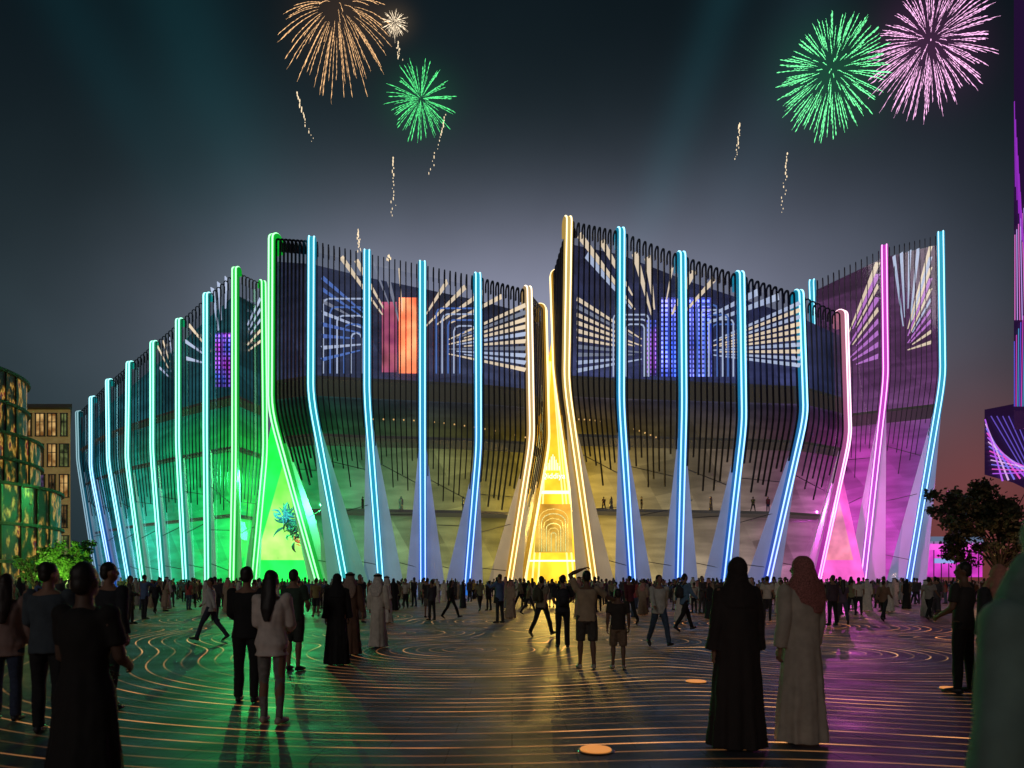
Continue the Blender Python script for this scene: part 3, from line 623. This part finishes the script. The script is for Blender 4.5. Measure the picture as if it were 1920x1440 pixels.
        if dots:
            sp_=nt.nodes.new('ShaderNodeSeparateXYZ'); nt.links.new(p,sp_.inputs[0])
            gx=mth(nt,'GREATER_THAN',mth(nt,'SINE',mth(nt,'MULTIPLY',sp_.outputs[0],scale*3)),-.2); gz=mth(nt,'GREATER_THAN',mth(nt,'SINE',mth(nt,'MULTIPLY',sp_.outputs[2],scale*3)),-.2)
            c=vscale(nt,c,mth(nt,'ADD',mth(nt,'MULTIPLY',mth(nt,'MULTIPLY',gx,gz),.9),.15))
        nt.links.new(c,b.inputs['Emission Color']); b.inputs['Emission Strength'].default_value=s; part('led_screen',bm,m)
    if key=='B':
        radial(800,655,[(985,572+k*13.5) for k in range(10)],70,.30)
        radial(745,640,[(604,520+k*22) for k in range(8)],70,.5,pal=(wb,bl_,wd_))
        radial(760,650,[(640,482),(668,488),(700,494),(722,500),(748,506),(838,528),(872,538),(905,548),(940,556)],70,.40,.12,.5,(cr_,wd_,cr_))
        screen(748,558,783,700,77,((1,.13,.05),(.95,.28,.12)),.7,dots=False); screen(716,566,744,698,77.4,((.35,.06,.16),(.6,.15,.2)),.35,dots=False)
        for k in range(5): ushape(606+k*13,560+k*16,690-k*3,700,72+k*1.1,bl_ if k%2 else wb)
        for k in range(5): ushape(818+k*11,578+k*11,905-k*4,700,72+k*1.1,wb if k%2 else bl_)
    if key=='C':
        radial(1290,660,[(1500,568+k*13) for k in range(10)],70,.26)
        radial(1250,665,[(1082,560+k*15) for k in range(10)],70,.36)
        radial(1235,640,[(1086,440),(1100,478),(1128,452),(1190,474),(1214,482),(1262,496),(1300,508),(1340,522),(1420,548),(1460,556)],70,.38,.14,.7,(cr_,cr_,wb))
        screen(1240,558,1336,706,77,((.06,.14,1),(.25,.25,1)),1.0,4)
        screen(1210,600,1230,704,77.4,((.1,.15,.8),(.5,.15,.9)),.5,4)
        for k in range(5): ushape(1308+k*7,572+k*9,1345+k*10,706,72+k*1.0,wb if k%2 else bl_,7)
        for k in range(3): ushape(1150+k*12,590+k*9,1216-k*4,706,73+k*1.0,wb,7)
    if key=='A':
        screen(404,624,440,726,79.2,((.75,.05,.9),(.1,.18,1)),.9,4)
        radial(425,690,[(488,560+k*20) for k in range(5)],78,.5,.1,.3,(cr_,wb))
        radial(420,690,[(398,540),(410,530),(424,520),(355,610),(348,640),(350,672)],76,.45,.1,.42,(cr_,wb))
        radial(330,720,[(296,650),(306,640),(318,634),(300,690)],82,.45,.1,.3,(cr_,wb))
    if key=='D':
        radial(1560,700,[(1646,492+k*22) for k in range(9)],82,.45,.1,.6,(cr_,cr_,pk_))
        radial(1690,660,[(1745,462+k*20) for k in range(10)],79,.3,.1,.4,(wb,cr_,pk_))
        radial(1700,660,[(1676,480),(1690,474),(1706,470),(1722,466)],79,.35,.1,.4,(cr_,wb))
    if key in 'BC':
        x0,x1=(700,985) if key=='B' else (1075,1230)
        for k in range(16):
            u=k/15; bm=bmesh.new(); ball(bm,P(x0+(x1-x0)*u,786+34*u*u,72.5),.09,None,6,4); part('string_lamp',bm,emit((1,.55,.18),.9))
# entrances
def portal(lab,Y,tri,c0,c1,s):
    root=empty('entrance_portal',PG(tri[0][0],Y)); tag(root,lab,'entrance'); inv=Matrix.Translation(-root.location)
    bm=bmesh.new(); v=[bm.verts.new(inv@p) for p in (P(tri[0][0],tri[0][1],Y),PG(tri[1],Y),PG(tri[2],Y))]; bm.faces.new(v); bmesh.ops.solidify(bm,geom=bm.faces[:],thickness=-.4)
    obj('back_wall',bm,emit_z(c0,c1,s,0,24,.2,.35),root); return root,inv
def ray_lines(root,inv,Y,ax,ay,bx0,bx1,n,m,w=.12):
    for j in range(n):
        u=j/(n-1); bm=bmesh.new(); a=P(ax,ay,Y); b_=PG(bx0+(bx1-bx0)*u,Y); sweep(bm,[inv@(a+(b_-a)*.05),inv@b_],Vector((1,0,0)),w,.1,w1=w*1.8); obj('light_line',bm,m,root)
ry,iy=portal('tall triangular golden entrance between the two central wings',84,((1034,640),955,1118),(1,.42,.02),(1,.58,.03),1.3)
ray_lines(ry,iy,83.6,1034,655,972,1008,4,emit((1,.86,.28),1.5)); ray_lines(ry,iy,83.6,1034,655,1068,1100,4,emit((1,.86,.28),1.5))
def frame(root,inv,Y,x0,y0,x1,y1,m,w=.18,nm='screen_frame'):
    bm=bmesh.new(); xm=(x0+x1)/2; pts=[inv@P(x0,y1,Y)]
    for k in range(9): a=PI-PI*k/8; pts.append(inv@P(xm+(x1-x0)/2*math.cos(a),y0+(x1-x0)*.35*(1-math.sin(a)),Y))
    pts.append(inv@P(x1,y1,Y)); sweep(bm,pts,Vector((0,1,0)),.12,w); obj(nm,bm,m,root)
def quad(root,inv,Y,pts,m,nm,th=.12):
    bm=bmesh.new(); v=[bm.verts.new(inv@P(a,b_,Y)) for a,b_ in pts]; bm.faces.new(v); bmesh.ops.solidify(bm,geom=bm.faces[:],thickness=th); return obj(nm,bm,m,root)
quad(ry,iy,83.2,[(1006,945),(1070,945),(1074,1036),(1002,1036)],emit_z((.95,.42,.04),(.85,.6,.1),.8,3,12,.1,.5),'screen')
for j in range(6): frame(ry,iy,82.9-j*.02,1011+j*4.5,954+j*9,1065-j*4.5,1034,emit((.70,.80,.35) if j%2 else (1,.75,.2),.8),.09,'glowing_arch')
quad(ry,iy,83.2,[(1004,920),(1072,920),(1072,926),(1004,926)],emit((1,.95,.6),1.6),'light_bar')
quad(ry,iy,83.2,[(990,1050),(1084,1050),(1084,1053),(990,1053)],emit((1,.95,.7),1.6),'light_bar')
for j in range(9):
    hgt=(8,14,20,26,30,26,20,14,8)[j]; quad(ry,iy,83.1,[(1024+j*3,882-hgt),(1025.4+j*3,882-hgt),(1025.4+j*3,882),(1024+j*3,882)],emit((1,.97,.7),1.5),'logo_bar')
cu=bpy.data.curves.new('lettering','FONT'); cu.body='Qiddiya'; cu.size=.95; cu.align_x='CENTER'; cu.extrude=.03
to=bpy.data.objects.new('t',cu); C.objects.link(to); dg=bpy.context.evaluated_depsgraph_get(); me=bpy.data.meshes.new_from_object(to.evaluated_get(dg)); bpy.data.objects.remove(to)
lt=mk('lettering',me,emit((1,.98,.8),1.8),ry); lt.location=iy@P(1037,897,83.0); lt.rotation_euler=(PI/2,0,0)
rg,ig=portal('triangular green entrance between the curved left wing and the middle wing',83,((514,770),445,632),(.01,.75,.05),(.02,1,.09),1.35)
quad(rg,ig,82.5,[(530,872),(590,1050),(480,1050)],emit_z((.14,1,.08),(.5,1,.20),1.2,3,14,.1,.5),'screen')
def splash(root,inv,Y,cx,cy,r,m,seed,nm,n=24):
    rn=random.Random(seed); bm=bmesh.new(); c=inv@P(cx,cy,Y); s=Y/F
    for k in range(n):
        a=rn.uniform(-.9,2.6) if k%3 else rn.uniform(0,6.28); bend=rn.uniform(-1.5,1.5); p=c+Vector((rn.gauss(0,.22)*r*s,0,rn.gauss(0,.3)*r*s)); pts=[p.copy()]; l=r*s*rn.uniform(.2,.42)
        for q in range(5):
            a+=bend*.45; p=p+Vector((math.cos(a)*l*.6,rn.uniform(-.02,.02),math.sin(a)*l*.6)); pts.append(p.copy())
        w_=r*s*rn.uniform(.04,.13); tube(bm,pts,[w_*.4,w_,w_*1.3,w_,w_*.6,w_*.1],6)
    obj(nm,bm,m,root,True)
splash(rg,ig,82.2,541,982,30,emit((.02,.25,.25),.6),3,'paint_splash'); splash(rg,ig,82.0,549,1003,20,emit((.02,.03,.05),.3),5,'paint_splash'); splash(rg,ig,81.8,530,966,18,emit((.05,.5,.65),.8),6,'paint_splash',12); splash(rg,ig,81.6,555,1020,13,emit((.9,.15,.05),.7),8,'paint_splash',8)
rp,ip=portal('triangular pink entrance left of the magenta rib',79.2,((1577,880),1518,1628),(.65,.05,.45),(1,.14,.62),.9)
quad(rp,ip,78.8,[(1574,940),(1600,1050),(1548,1050)],emit_z((1,.30,.65),(1,.28,.40),.85,3,12,.1,.5),'screen')
random.seed(11)
def area(name,px,Y,z,size,col,pw,rx=-60):
    l=bpy.data.lights.new(name,'AREA'); l.size=size; l.color=col; l.energy=pw; o=bpy.data.objects.new(name,l); C.objects.link(o); o.location=PG(px,Y)+Vector((0,0,z)); o.rotation_euler=(R(rx),0,0)
area('entrance_spill',1035,82.6,9,4,(1,.65,.1),2600)  # unseen area lights added to spill entrance colour over the ground
area('entrance_spill',530,82,7,3,(.05,1,.2),1200)
area('entrance_spill',1575,78.6,6,3,(1,.15,.7),800)
def pt(px,Y,z,col,e,r=.1,name='tree_lamp'):
    l=bpy.data.lights.new(name,'POINT'); l.energy=e; l.color=col; l.shadow_soft_size=r; o=bpy.data.objects.new(name,l); C.objects.link(o); o.location=PG(px,Y)+Vector((0,0,z))
pt(488,77,13,(.05,1,.2),7500,.06,'glow_fill'); pt(560,70,9,(.05,1,.25),2000,.06,'glow_fill'); pt(1034,76,10,(1,.6,.1),2600,.06,'glow_fill'); pt(1578,76.5,9,(1,.1,.8),2800,.06,'glow_fill')  # unseen point lights added to tint ribs and fins beside the entrances
# ---------------------------------------------------------------- side buildings
def facade_building(name,lab,px0,px1,pyt,Y,dep,wallm,winm,cols,rowsn):
    a,b_=P(px0,pyt,Y),P(px1,pyt,Y); w=b_.x-a.x; h=a.z; root=empty(name,Vector(((a.x+b_.x)/2,Y,0))); tag(root,lab,'building')
    k=(Y+dep)/Y; cx0=(a.x+b_.x)/2
    bm=bmesh.new(); prism(bm,[(-w/2,0),(w/2,0),(b_.x*k-cx0-.5,dep),(a.x*k-cx0,dep)],0,h); obj('wall',bm,wallm,root)
    for r_ in range(rowsn):
        for c in range(cols):
            cx=-w/2+w*(c+.5)/cols; cz=h*(r_+.5)/rowsn; ww=w/cols*(.72 if (r_+c)%3 else .5); hh=h/rowsn*.74
            bm=bmesh.new()
            for sx_,sz_,bx_,bz_ in ((0,hh/2,ww+.2,.12),(0,-hh/2,ww+.2,.12),(-ww/2,0,.12,hh),(ww/2,0,.12,hh),(0,0,.07,hh),(0,hh*.12,ww,.07)): box(bm,(cx+sx_,-.06-(.002 if sz_==0 and sx_==0 else 0),cz+sz_),(bx_,.25,bz_))
            fr_=obj('window',bm,mat((.05,.045,.04),.5),root)
            bm=bmesh.new(); box(bm,(cx,-.03,cz),(ww,.06,hh)); obj('pane',bm,random.choice(winm),fr_)
    bm=bmesh.new(); prism(bm,[(-w/2-.6,-.9),(w/2+.8,-.9),(b_.x*k-cx0,dep),(a.x*k-cx0,dep)],h+.05,h+.5); obj('roof',bm,mat((.08,.07,.06),.6),root)
    return root
def room(c0,c1,s):
    m,nt,b=newmat('lit_room'); g=nt.nodes.new('ShaderNodeNewGeometry'); nn=noise_n(nt,g.outputs['Position'],.9,4)
    nt.links.new(vmix(nt,mrange(nt,nn,.38,.62),c0,c1),b.inputs['Emission Color']); b.inputs['Emission Strength'].default_value=s; b.inputs['Base Color'].default_value=(.03,.03,.035,1); b.inputs['Roughness'].default_value=.15; return m
warm=room((.25,.10,.02),(1,.62,.22),.65); dim=room((.03,.02,.01),(.6,.34,.12),.22); off=mat((.02,.025,.03),.1); gre=room((.04,.06,.02),(.5,.6,.2),.3); vio=room((.02,.02,.05),(.35,.2,.5),.3)
stone=mat((.34,.27,.19),.8,scale=.8,var=.35,emis=(.68,.44,.12),es=.17)  # warm light on the facade put into the stone as emission
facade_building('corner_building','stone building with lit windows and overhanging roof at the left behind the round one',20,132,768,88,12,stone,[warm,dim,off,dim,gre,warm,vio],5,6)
root=empty('round_building',PG(-172,62)); tag(root,'round glazed building with colourful reflections cut off at the left edge','building')
RR=8.0
m,nt,b=newmat('painted_reflections'); g=nt.nodes.new('ShaderNodeNewGeometry')
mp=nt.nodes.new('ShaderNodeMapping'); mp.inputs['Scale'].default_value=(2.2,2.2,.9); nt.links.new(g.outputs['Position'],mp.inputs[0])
crc=ramp(nt,noise_n(nt,mp.outputs[0],.7,6),[(.42,(.006,.006,.008)),(.78,(.05,.20,.10)),(.50,(.03,.02,.008)),(.555,(.45,.22,.03)),(.585,(.9,.55,.12)),(.62,(.35,.04,.02)),(.68,(.03,.05,.08))])  # coloured reflections and warm windows painted into the glazing as emission
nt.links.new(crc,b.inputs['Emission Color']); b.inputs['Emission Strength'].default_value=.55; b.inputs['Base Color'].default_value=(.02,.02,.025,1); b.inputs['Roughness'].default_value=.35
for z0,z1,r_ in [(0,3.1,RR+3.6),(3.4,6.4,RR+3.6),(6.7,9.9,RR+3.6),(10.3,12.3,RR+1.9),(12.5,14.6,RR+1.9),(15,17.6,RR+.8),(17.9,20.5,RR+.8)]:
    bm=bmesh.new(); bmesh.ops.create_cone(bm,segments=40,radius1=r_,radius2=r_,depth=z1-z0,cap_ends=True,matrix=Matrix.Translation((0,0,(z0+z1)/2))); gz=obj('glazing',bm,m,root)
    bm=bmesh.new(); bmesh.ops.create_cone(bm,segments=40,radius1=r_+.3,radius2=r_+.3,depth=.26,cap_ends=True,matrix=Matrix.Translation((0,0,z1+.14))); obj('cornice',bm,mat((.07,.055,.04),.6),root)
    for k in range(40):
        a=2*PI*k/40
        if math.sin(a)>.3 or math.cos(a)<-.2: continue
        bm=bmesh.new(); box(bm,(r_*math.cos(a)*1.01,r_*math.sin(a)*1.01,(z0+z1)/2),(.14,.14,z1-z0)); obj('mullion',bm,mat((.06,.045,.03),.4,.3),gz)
root=empty('entrance_canopy',PG(1778,96)); tag(root,'low magenta lit canopy pavilion right of the arena','pavilion'); iv=Matrix.Translation(-root.location)
def bxp(name,x0,y0,x1,y1,Y,d,m,par,iv):
    a,b_=P(x0,y0,Y),P(x1,y1,Y); k=(Y+d)/Y; o=-iv.translation; bm=bmesh.new(); prism(bm,[(a.x-o.x,Y-o.y),(b_.x-o.x,Y-o.y),(b_.x*k-o.x,Y+d-o.y),(a.x*k-o.x+.05,Y+d-o.y)],b_.z,a.z); return obj(name,bm,m,par)
bxp('roof',1714,1006,1846,1015,95,8,emit((.35,.5,.8),.3),root,iv); bxp('back_wall',1718,1018,1842,1082,101,.4,emit_z((.9,.06,.7),(.5,.03,.45),.9,0,8,.1,.5),root,iv)
bxp('fascia',1720,1020,1840,1031,94.8,.3,emit((1,.12,.8),1.0),root,iv); bxp('sign_board',1752,1047,1792,1056,94.6,.2,emit((.35,.5,1),.8),root,iv)
for k in range(9): bxp('column',1722+k*14,1015,1724+k*14,1094,95.4,.3,mat((.1,.08,.1),.4),root,iv)
root2=empty('ribbed_building',PG(1900,74)); tag(root2,'dark cantilevered building with slanting violet neon lines at the right edge','building'); iv2=Matrix.Translation(-root2.location)
bm=bmesh.new(); pf=[(1846,768),(1990,740),(2010,960),(1900,905),(1846,890)]
f0=[bm.verts.new(iv2@P(a,b_,74)) for a,b_ in pf]; f1=[bm.verts.new(iv2@P(a,b_,82)) for a,b_ in pf]; bm.faces.new(f0); bm.faces.new(f1[::-1])
for i in range(5): bm.faces.new((f0[i],f1[i],f1[(i+1)%5],f0[(i+1)%5]))
obj('upper_volume',bm,mat((.05,.04,.07),.35,.3,scale=.6,emis=(.2,.06,.4),es=.06),root2)
bxp('stem',1925,900,1990,1094,76,6,mat((.04,.035,.05),.5),root2,iv2)
for j in range(13):
    a,b_=P(1847+j*1.2,786+j*8.5,73.8),P(1880+j*11,902-j*1.5,73.8); bm=bmesh.new(); sweep(bm,[iv2@a,iv2@b_],Vector((1,0,.3)).normalized(),.09,.08,w1=.15); obj('neon_line',bm,emit(((.55,.12,1),(.85,.5,1),(.25,.2,1),(.9,.1,.7))[j%4],.85),root2)
for j in range(6): a,b_=P(1858+j*11,780,73.8),P(1920+j*6,884,73.8); bm=bmesh.new(); sweep(bm,[iv2@a,iv2@b_],Vector((1,0,0)),.08,.06); obj('neon_line',bm,emit((.2,.12,.8),.6),root2)
root3=empty('neon_tower',PG(1960,48)); tag(root3,'slim dark tower edge with magenta and blue lines along the right border','building'); iv3=Matrix.Translation(-root3.location)
bxp('tower_wall',1901,-300,2130,770,48,6,mat((.012,.012,.018),.4,.2,emis=(.12,.03,.25),es=.12),root3,iv3); bxp('tower_base',1950,775,2130,1130,49,5,mat((.012,.012,.018),.5),root3,iv3)
for j in range(9):
    for (xa,y0,xb,y1,c_,e_) in ((1902+j*2.2,190+j*34,1904+j*3,350+j*25,(.5,.04,.9),.55),(1903+j*3.4,440-j*10,1903+j*4.6,600,(.6,.4,1) if j%2 else (.9,.2,.7),.8),(1902+j*4,640-j*12,1902+j*3.2,762,((.15,.12,1),(.9,.08,.7),(.1,.5,.9))[j%3],.6)):
        a,b_=P(xa,y0,47.9),P(xb,y1,47.9); bm=bmesh.new(); sweep(bm,[iv3@a,iv3@b_],Vector((1,0,0)),.03,.05); obj('neon_line',bm,emit(c_,e_),root3)
# ---------------------------------------------------------------- trees
def tree(px,Y,H,rx,rz,trunk_h,leafc,lab,n=5200,seed=1,sq=.22):
    rnd=random.Random(seed); root=empty('tree',PG(px,Y)); tag(root,lab,'tree')
    bm=bmesh.new(); tube(bm,[Vector((0,0,0)),Vector((.1,0,trunk_h*.5)),Vector((-.05,.1,trunk_h)),Vector((0,0,H*.8))],[.2,.15,.12,.04],9)
    tips=[]
    for k in range(20):
        a=rnd.uniform(0,2*PI); z0=trunk_h*rnd.uniform(.75,1.15); r_=rx*rnd.uniform(.45,.95); zt=z0+rnd.uniform(.15,.85)*(H-z0)
        tip=Vector((r_*math.cos(a),r_*math.sin(a),zt)); mid=Vector((tip.x*.45,tip.y*.45,z0+(zt-z0)*.6)); tube(bm,[Vector((0,0,z0*.9)),mid,tip],[.08,.05,.02],6); tips.append(tip); tips.append(mid.lerp(tip,.6))
    obj('trunk',bm,mat((.06,.045,.03),.9),root)
    vs=[];fs=[]; cl=[]
    for k in range(85):
        t=rnd.choice(tips); cl.append((t+Vector((rnd.gauss(0,.5)*rx*.28,rnd.gauss(0,.5)*rx*.28,rnd.gauss(0,.35)*rz*.35)),rnd.uniform(.35,.9)*rx*.28))
    for k in range(n):
        c,r_=rnd.choice(cl); d=Vector((rnd.gauss(0,1),rnd.gauss(0,1),rnd.gauss(0,.6))); d=d.normalized()*r_*rnd.uniform(.3,1.05); p=c+d
        if p.z<trunk_h*.9: continue
        a=Vector((rnd.gauss(0,1),rnd.gauss(0,1),rnd.gauss(0,.6))).normalized()*sq*rnd.uniform(.5,1); b2=a.cross(Vector((rnd.gauss(0,1),rnd.gauss(0,1),rnd.gauss(0,1)))).normalized()*sq*.35; i0=len(vs); vs+=[p-a*.5,p+b2,p+a*.5,p-b2]; fs.append((i0,i0+1,i0+2,i0+3))
    me=bpy.data.meshes.new('crown'); me.from_pydata(vs,[],fs); mk('crown',me,mat(leafc,.6,var=.6,scale=1.2),root)
    return root
tree(1874,42,7.5,3.5,3.0,2.7,(.05,.05,.02),'dark spreading tree at the right edge in front of the neon building',13000,3,.30)
tree(118,56,5.0,2.2,2.6,1.5,(.10,.24,.04),'small bright green tree between the left buildings and the arena',7000,5,.26)
tree(66,58,4.0,1.5,2.2,1.2,(.08,.18,.04),'smaller green tree at the foot of the round building',4000,9,.24)
pt(112,52.0,2.2,(.6,1,.2),900); pt(60,54.5,1.8,(.7,1,.25),350); pt(1850,39,1.8,(1,.55,.3),120)
# ---------------------------------------------------------------- fireworks
def firework(px,py,r,Y,core,lab,n=150,r0=.28,willow=False,seed=1,jit=.12,w=1.0,droop=.12):
    rnd=random.Random(seed); c=P(px,py,Y); s=Y/F; root=empty('firework',c); tag(root,lab,'firework'); rest=bmesh.new(); cnt=0
    order=list(range(n)); rnd.shuffle(order)
    for k in order:
        z=1-2*(k+.5)/n; ph=k*2.399963; d=Vector((math.sqrt(1-z*z)*math.cos(ph),z,math.sqrt(1-z*z)*math.sin(ph))); d=(d+Vector((rnd.gauss(0,.06),rnd.gauss(0,.06),rnd.gauss(0,.06)))).normalized()
        if willow and d.z>.5: continue
        a0=r0+rnd.uniform(-.06,.14); a1=1+rnd.uniform(-jit,jit*.5); st=rnd.randint(10,14) if not willow else rnd.randint(14,20)
        if r<40: st=6
        pos_=lambda q:(d*r*s*q-Vector((0,0,1))*r*s*((.48 if willow else droop)*q*q))
        pts=[pos_(a0)]; rad=[.02*w]
        for j in range(st):
            q1=a0+(a1-a0)*(j+1)/st; ww=(.15+.40*q1)*w*s*1.3
            off=Vector((rnd.gauss(0,.6)*ww,0,rnd.gauss(0,.6)*ww)); pts.append(pos_(q1)+off); rad.append(ww*(rnd.uniform(.8,1.45) if j%2 else rnd.uniform(.12,.4)) if j<st-1 else ww*.25)
        if cnt<100: bm=bmesh.new(); tube(bm,pts,rad,5); obj('spark_streak',bm,core,root)
        else: tube(rest,pts,rad,5)
        cnt+=1
    if cnt>100: o=obj('spark_streak',rest,core,root); o['kind']='stuff'
    else: rest.free()
firework(632,14,102,150,emit((1,.56,.25),1.5),'golden willow firework falling at the top left of centre',110,.34,True,2,.18,.72)
firework(740,42,26,148,emit((1,.80,.55),1.8),'small round white gold firework beside the golden willow',55,.15,False,3,.25,.75)
firework(789,186,66,150,emit((.12,1,.28),1.5),'smaller green firework left of centre',95,.15,False,4,.2,.8)
firework(1560,134,98,155,emit((.18,1,.36),1.7),'larger green firework at the upper right',190,.5,False,5,.14,1.0)
firework(1744,80,104,158,emit((1,.5,.86),1.6),'large pink firework at the top right corner',200,.42,False,6,.18,.95,.18)
def trail(pts,lab,seed):
    rnd=random.Random(seed); Y=150; c=P(*pts[0],Y); root=empty('rocket_trail',c); tag(root,lab,'firework trail'); n=18
    for k in range(n):
        u=k/(n-1); q=u*(len(pts)-1); i=min(int(q),len(pts)-2); a=Vector(pts[i]).lerp(Vector(pts[i+1]),q-i); rr=.13*(1-.45*u)*rnd.uniform(.6,1.3)
        bm=bmesh.new(); ball(bm,P(a.x+rnd.gauss(0,.6+2*u),a.y,Y)-c,(rr,rr,rr*rnd.uniform(1.2,4)),None,6,5); obj('spark',bm,emit((1,.78,.5),1.2),root)
for i,(pts,lab) in enumerate([([(557,174),(568,215),(585,265)],'slanting spark trail below the golden willow'),([(835,215),(825,260),(806,325)],'curved spark trail hanging from the smaller green firework'),([(737,296),(737,350),(736,404)],'vertical spark trail left of centre'),([(672,431),(672,450),(673,471)],'short spark trail just above the roof of the middle wing'),([(729,478),(729,484),(730,489)],'tiny spark trail at the roof edge of the middle wing'),([(1387,234),(1384,262),(1380,298)],'left one of the two spark trails at the right'),([(1476,288),(1472,340),(1463,398)],'right one of the two spark trails at the right'),([(746,78),(747,95),(748,112)],'faint short trail under the small white gold firework')]): trail(pts,lab,i)
# ---------------------------------------------------------------- world
w=bpy.data.worlds.new('World'); bpy.context.scene.world=w; w.use_nodes=True; nt=w.node_tree; bgd=nt.nodes['Background']
tc=nt.nodes.new('ShaderNodeTexCoord'); s_=nt.nodes.new('ShaderNodeSeparateXYZ'); nt.links.new(tc.outputs['Generated'],s_.inputs[0])
yy=mth(nt,'MAXIMUM',mth(nt,'ABSOLUTE',s_.outputs[1]),.15); U=mth(nt,'DIVIDE',s_.outputs[0],yy); V=mth(nt,'DIVIDE',s_.outputs[2],yy)
def gau(cu,cv,su,sv):
    a=mth(nt,'POWER',mth(nt,'ABSOLUTE',mth(nt,'DIVIDE',mth(nt,'SUBTRACT',U,cu),su)),2.0); b_=mth(nt,'POWER',mth(nt,'ABSOLUTE',mth(nt,'DIVIDE',mth(nt,'SUBTRACT',V,cv),sv)),2.0)
    return mth(nt,'EXPONENT',mth(nt,'MULTIPLY',mth(nt,'ADD',a,b_),-1.0))
def gp(px,py,r): return gau((px-960)/F,(HZ-py)/F,r/F,r/F)
def shaft(p0,p1,wd,fade):
    u0,v0=(p0[0]-960)/F,(HZ-p0[1])/F; u1,v1=(p1[0]-960)/F,(HZ-p1[1])/F; l=math.hypot(u1-u0,v1-v0); nx,ny=-(v1-v0)/l,(u1-u0)/l
    d=mth(nt,'ADD',mth(nt,'MULTIPLY',mth(nt,'SUBTRACT',U,u0),nx),mth(nt,'MULTIPLY',mth(nt,'SUBTRACT',V,v0),ny)); q=mth(nt,'POWER',mth(nt,'ABSOLUTE',mth(nt,'DIVIDE',d,wd/F)),2.0)
    return mth(nt,'MULTIPLY',mth(nt,'EXPONENT',mth(nt,'MULTIPLY',q,-1.0)),mrange(nt,V,fade[0],fade[1]))
nn=mrange(nt,noise_n(nt,tc.outputs['Generated'],2.2,4),.3,.7,.75,1.25)
acc=vscale(nt,(.003,.007,.010),1.0)
for col,fc in (((.24,.235,.33),gau(.02,.37,.40,.15)),((.034,.054,.062),gau(-.15,.28,.85,.32)),((.17,.026,.020),gau(.68,.07,.18,.18)),((.03,.03,.045),gau(.45,.42,.3,.22)),
  ((.001,.014,.017),shaft((330,0),(520,520),95,(.3,.7))),((.002,.014,.018),shaft((1355,0),(1215,420),42,(.4,.55))),((.0,.007,.009),shaft((120,0),(420,520),60,(.3,.7))),((.004,.010,.014),shaft((1520,0),(1350,470),70,(.4,.6))),
  ((.001,.045,.014),gp(1560,138,85)),((.045,.009,.038),gp(1744,84,90)),((.001,.032,.010),gp(789,188,60)),((.024,.011,.004),gp(640,30,80)),((.04,.025,.012),gp(740,42,30))):
    acc=vadd(nt,acc,vscale(nt,col,fc))
st=nt.nodes.new('ShaderNodeTexSky'); st.sky_type='NISHITA'; st.sun_disc=False; st.sun_elevation=R(-4); st.sun_rotation=R(180)
acc=vadd(nt,vscale(nt,acc,nn),vscale(nt,st.outputs[0],.01))
acc=vscale(nt,acc,mrange(nt,s_.outputs[1],-.25,.2,.3,1.0))
nt.links.new(acc,bgd.inputs[0]); bgd.inputs[1].default_value=1.0
sl=bpy.data.lights.new('front_fill','SUN'); sl.energy=.22; sl.angle=R(15); sl.color=(1,.88,.78); so=bpy.data.objects.new('front_fill',sl); C.objects.link(so); so.rotation_euler=(R(68),0,R(-25))  # unseen warm fill light added from behind the camera
# ---------------------------------------------------------------- camera
cam=bpy.data.cameras.new('camera'); co=bpy.data.objects.new('camera',cam); C.objects.link(co); co.location=(0,0,CH); co.rotation_euler=(PI/2,0,0)
cam.sensor_width=36; cam.lens=24; cam.shift_y=(HZ-720)/1920; cam.clip_end=4000; cam.dof.use_dof=True; cam.dof.focus_distance=45; cam.dof.aperture_fstop=2.0
bpy.context.scene.camera=co
bpy.context.scene.view_settings.view_transform='Standard'
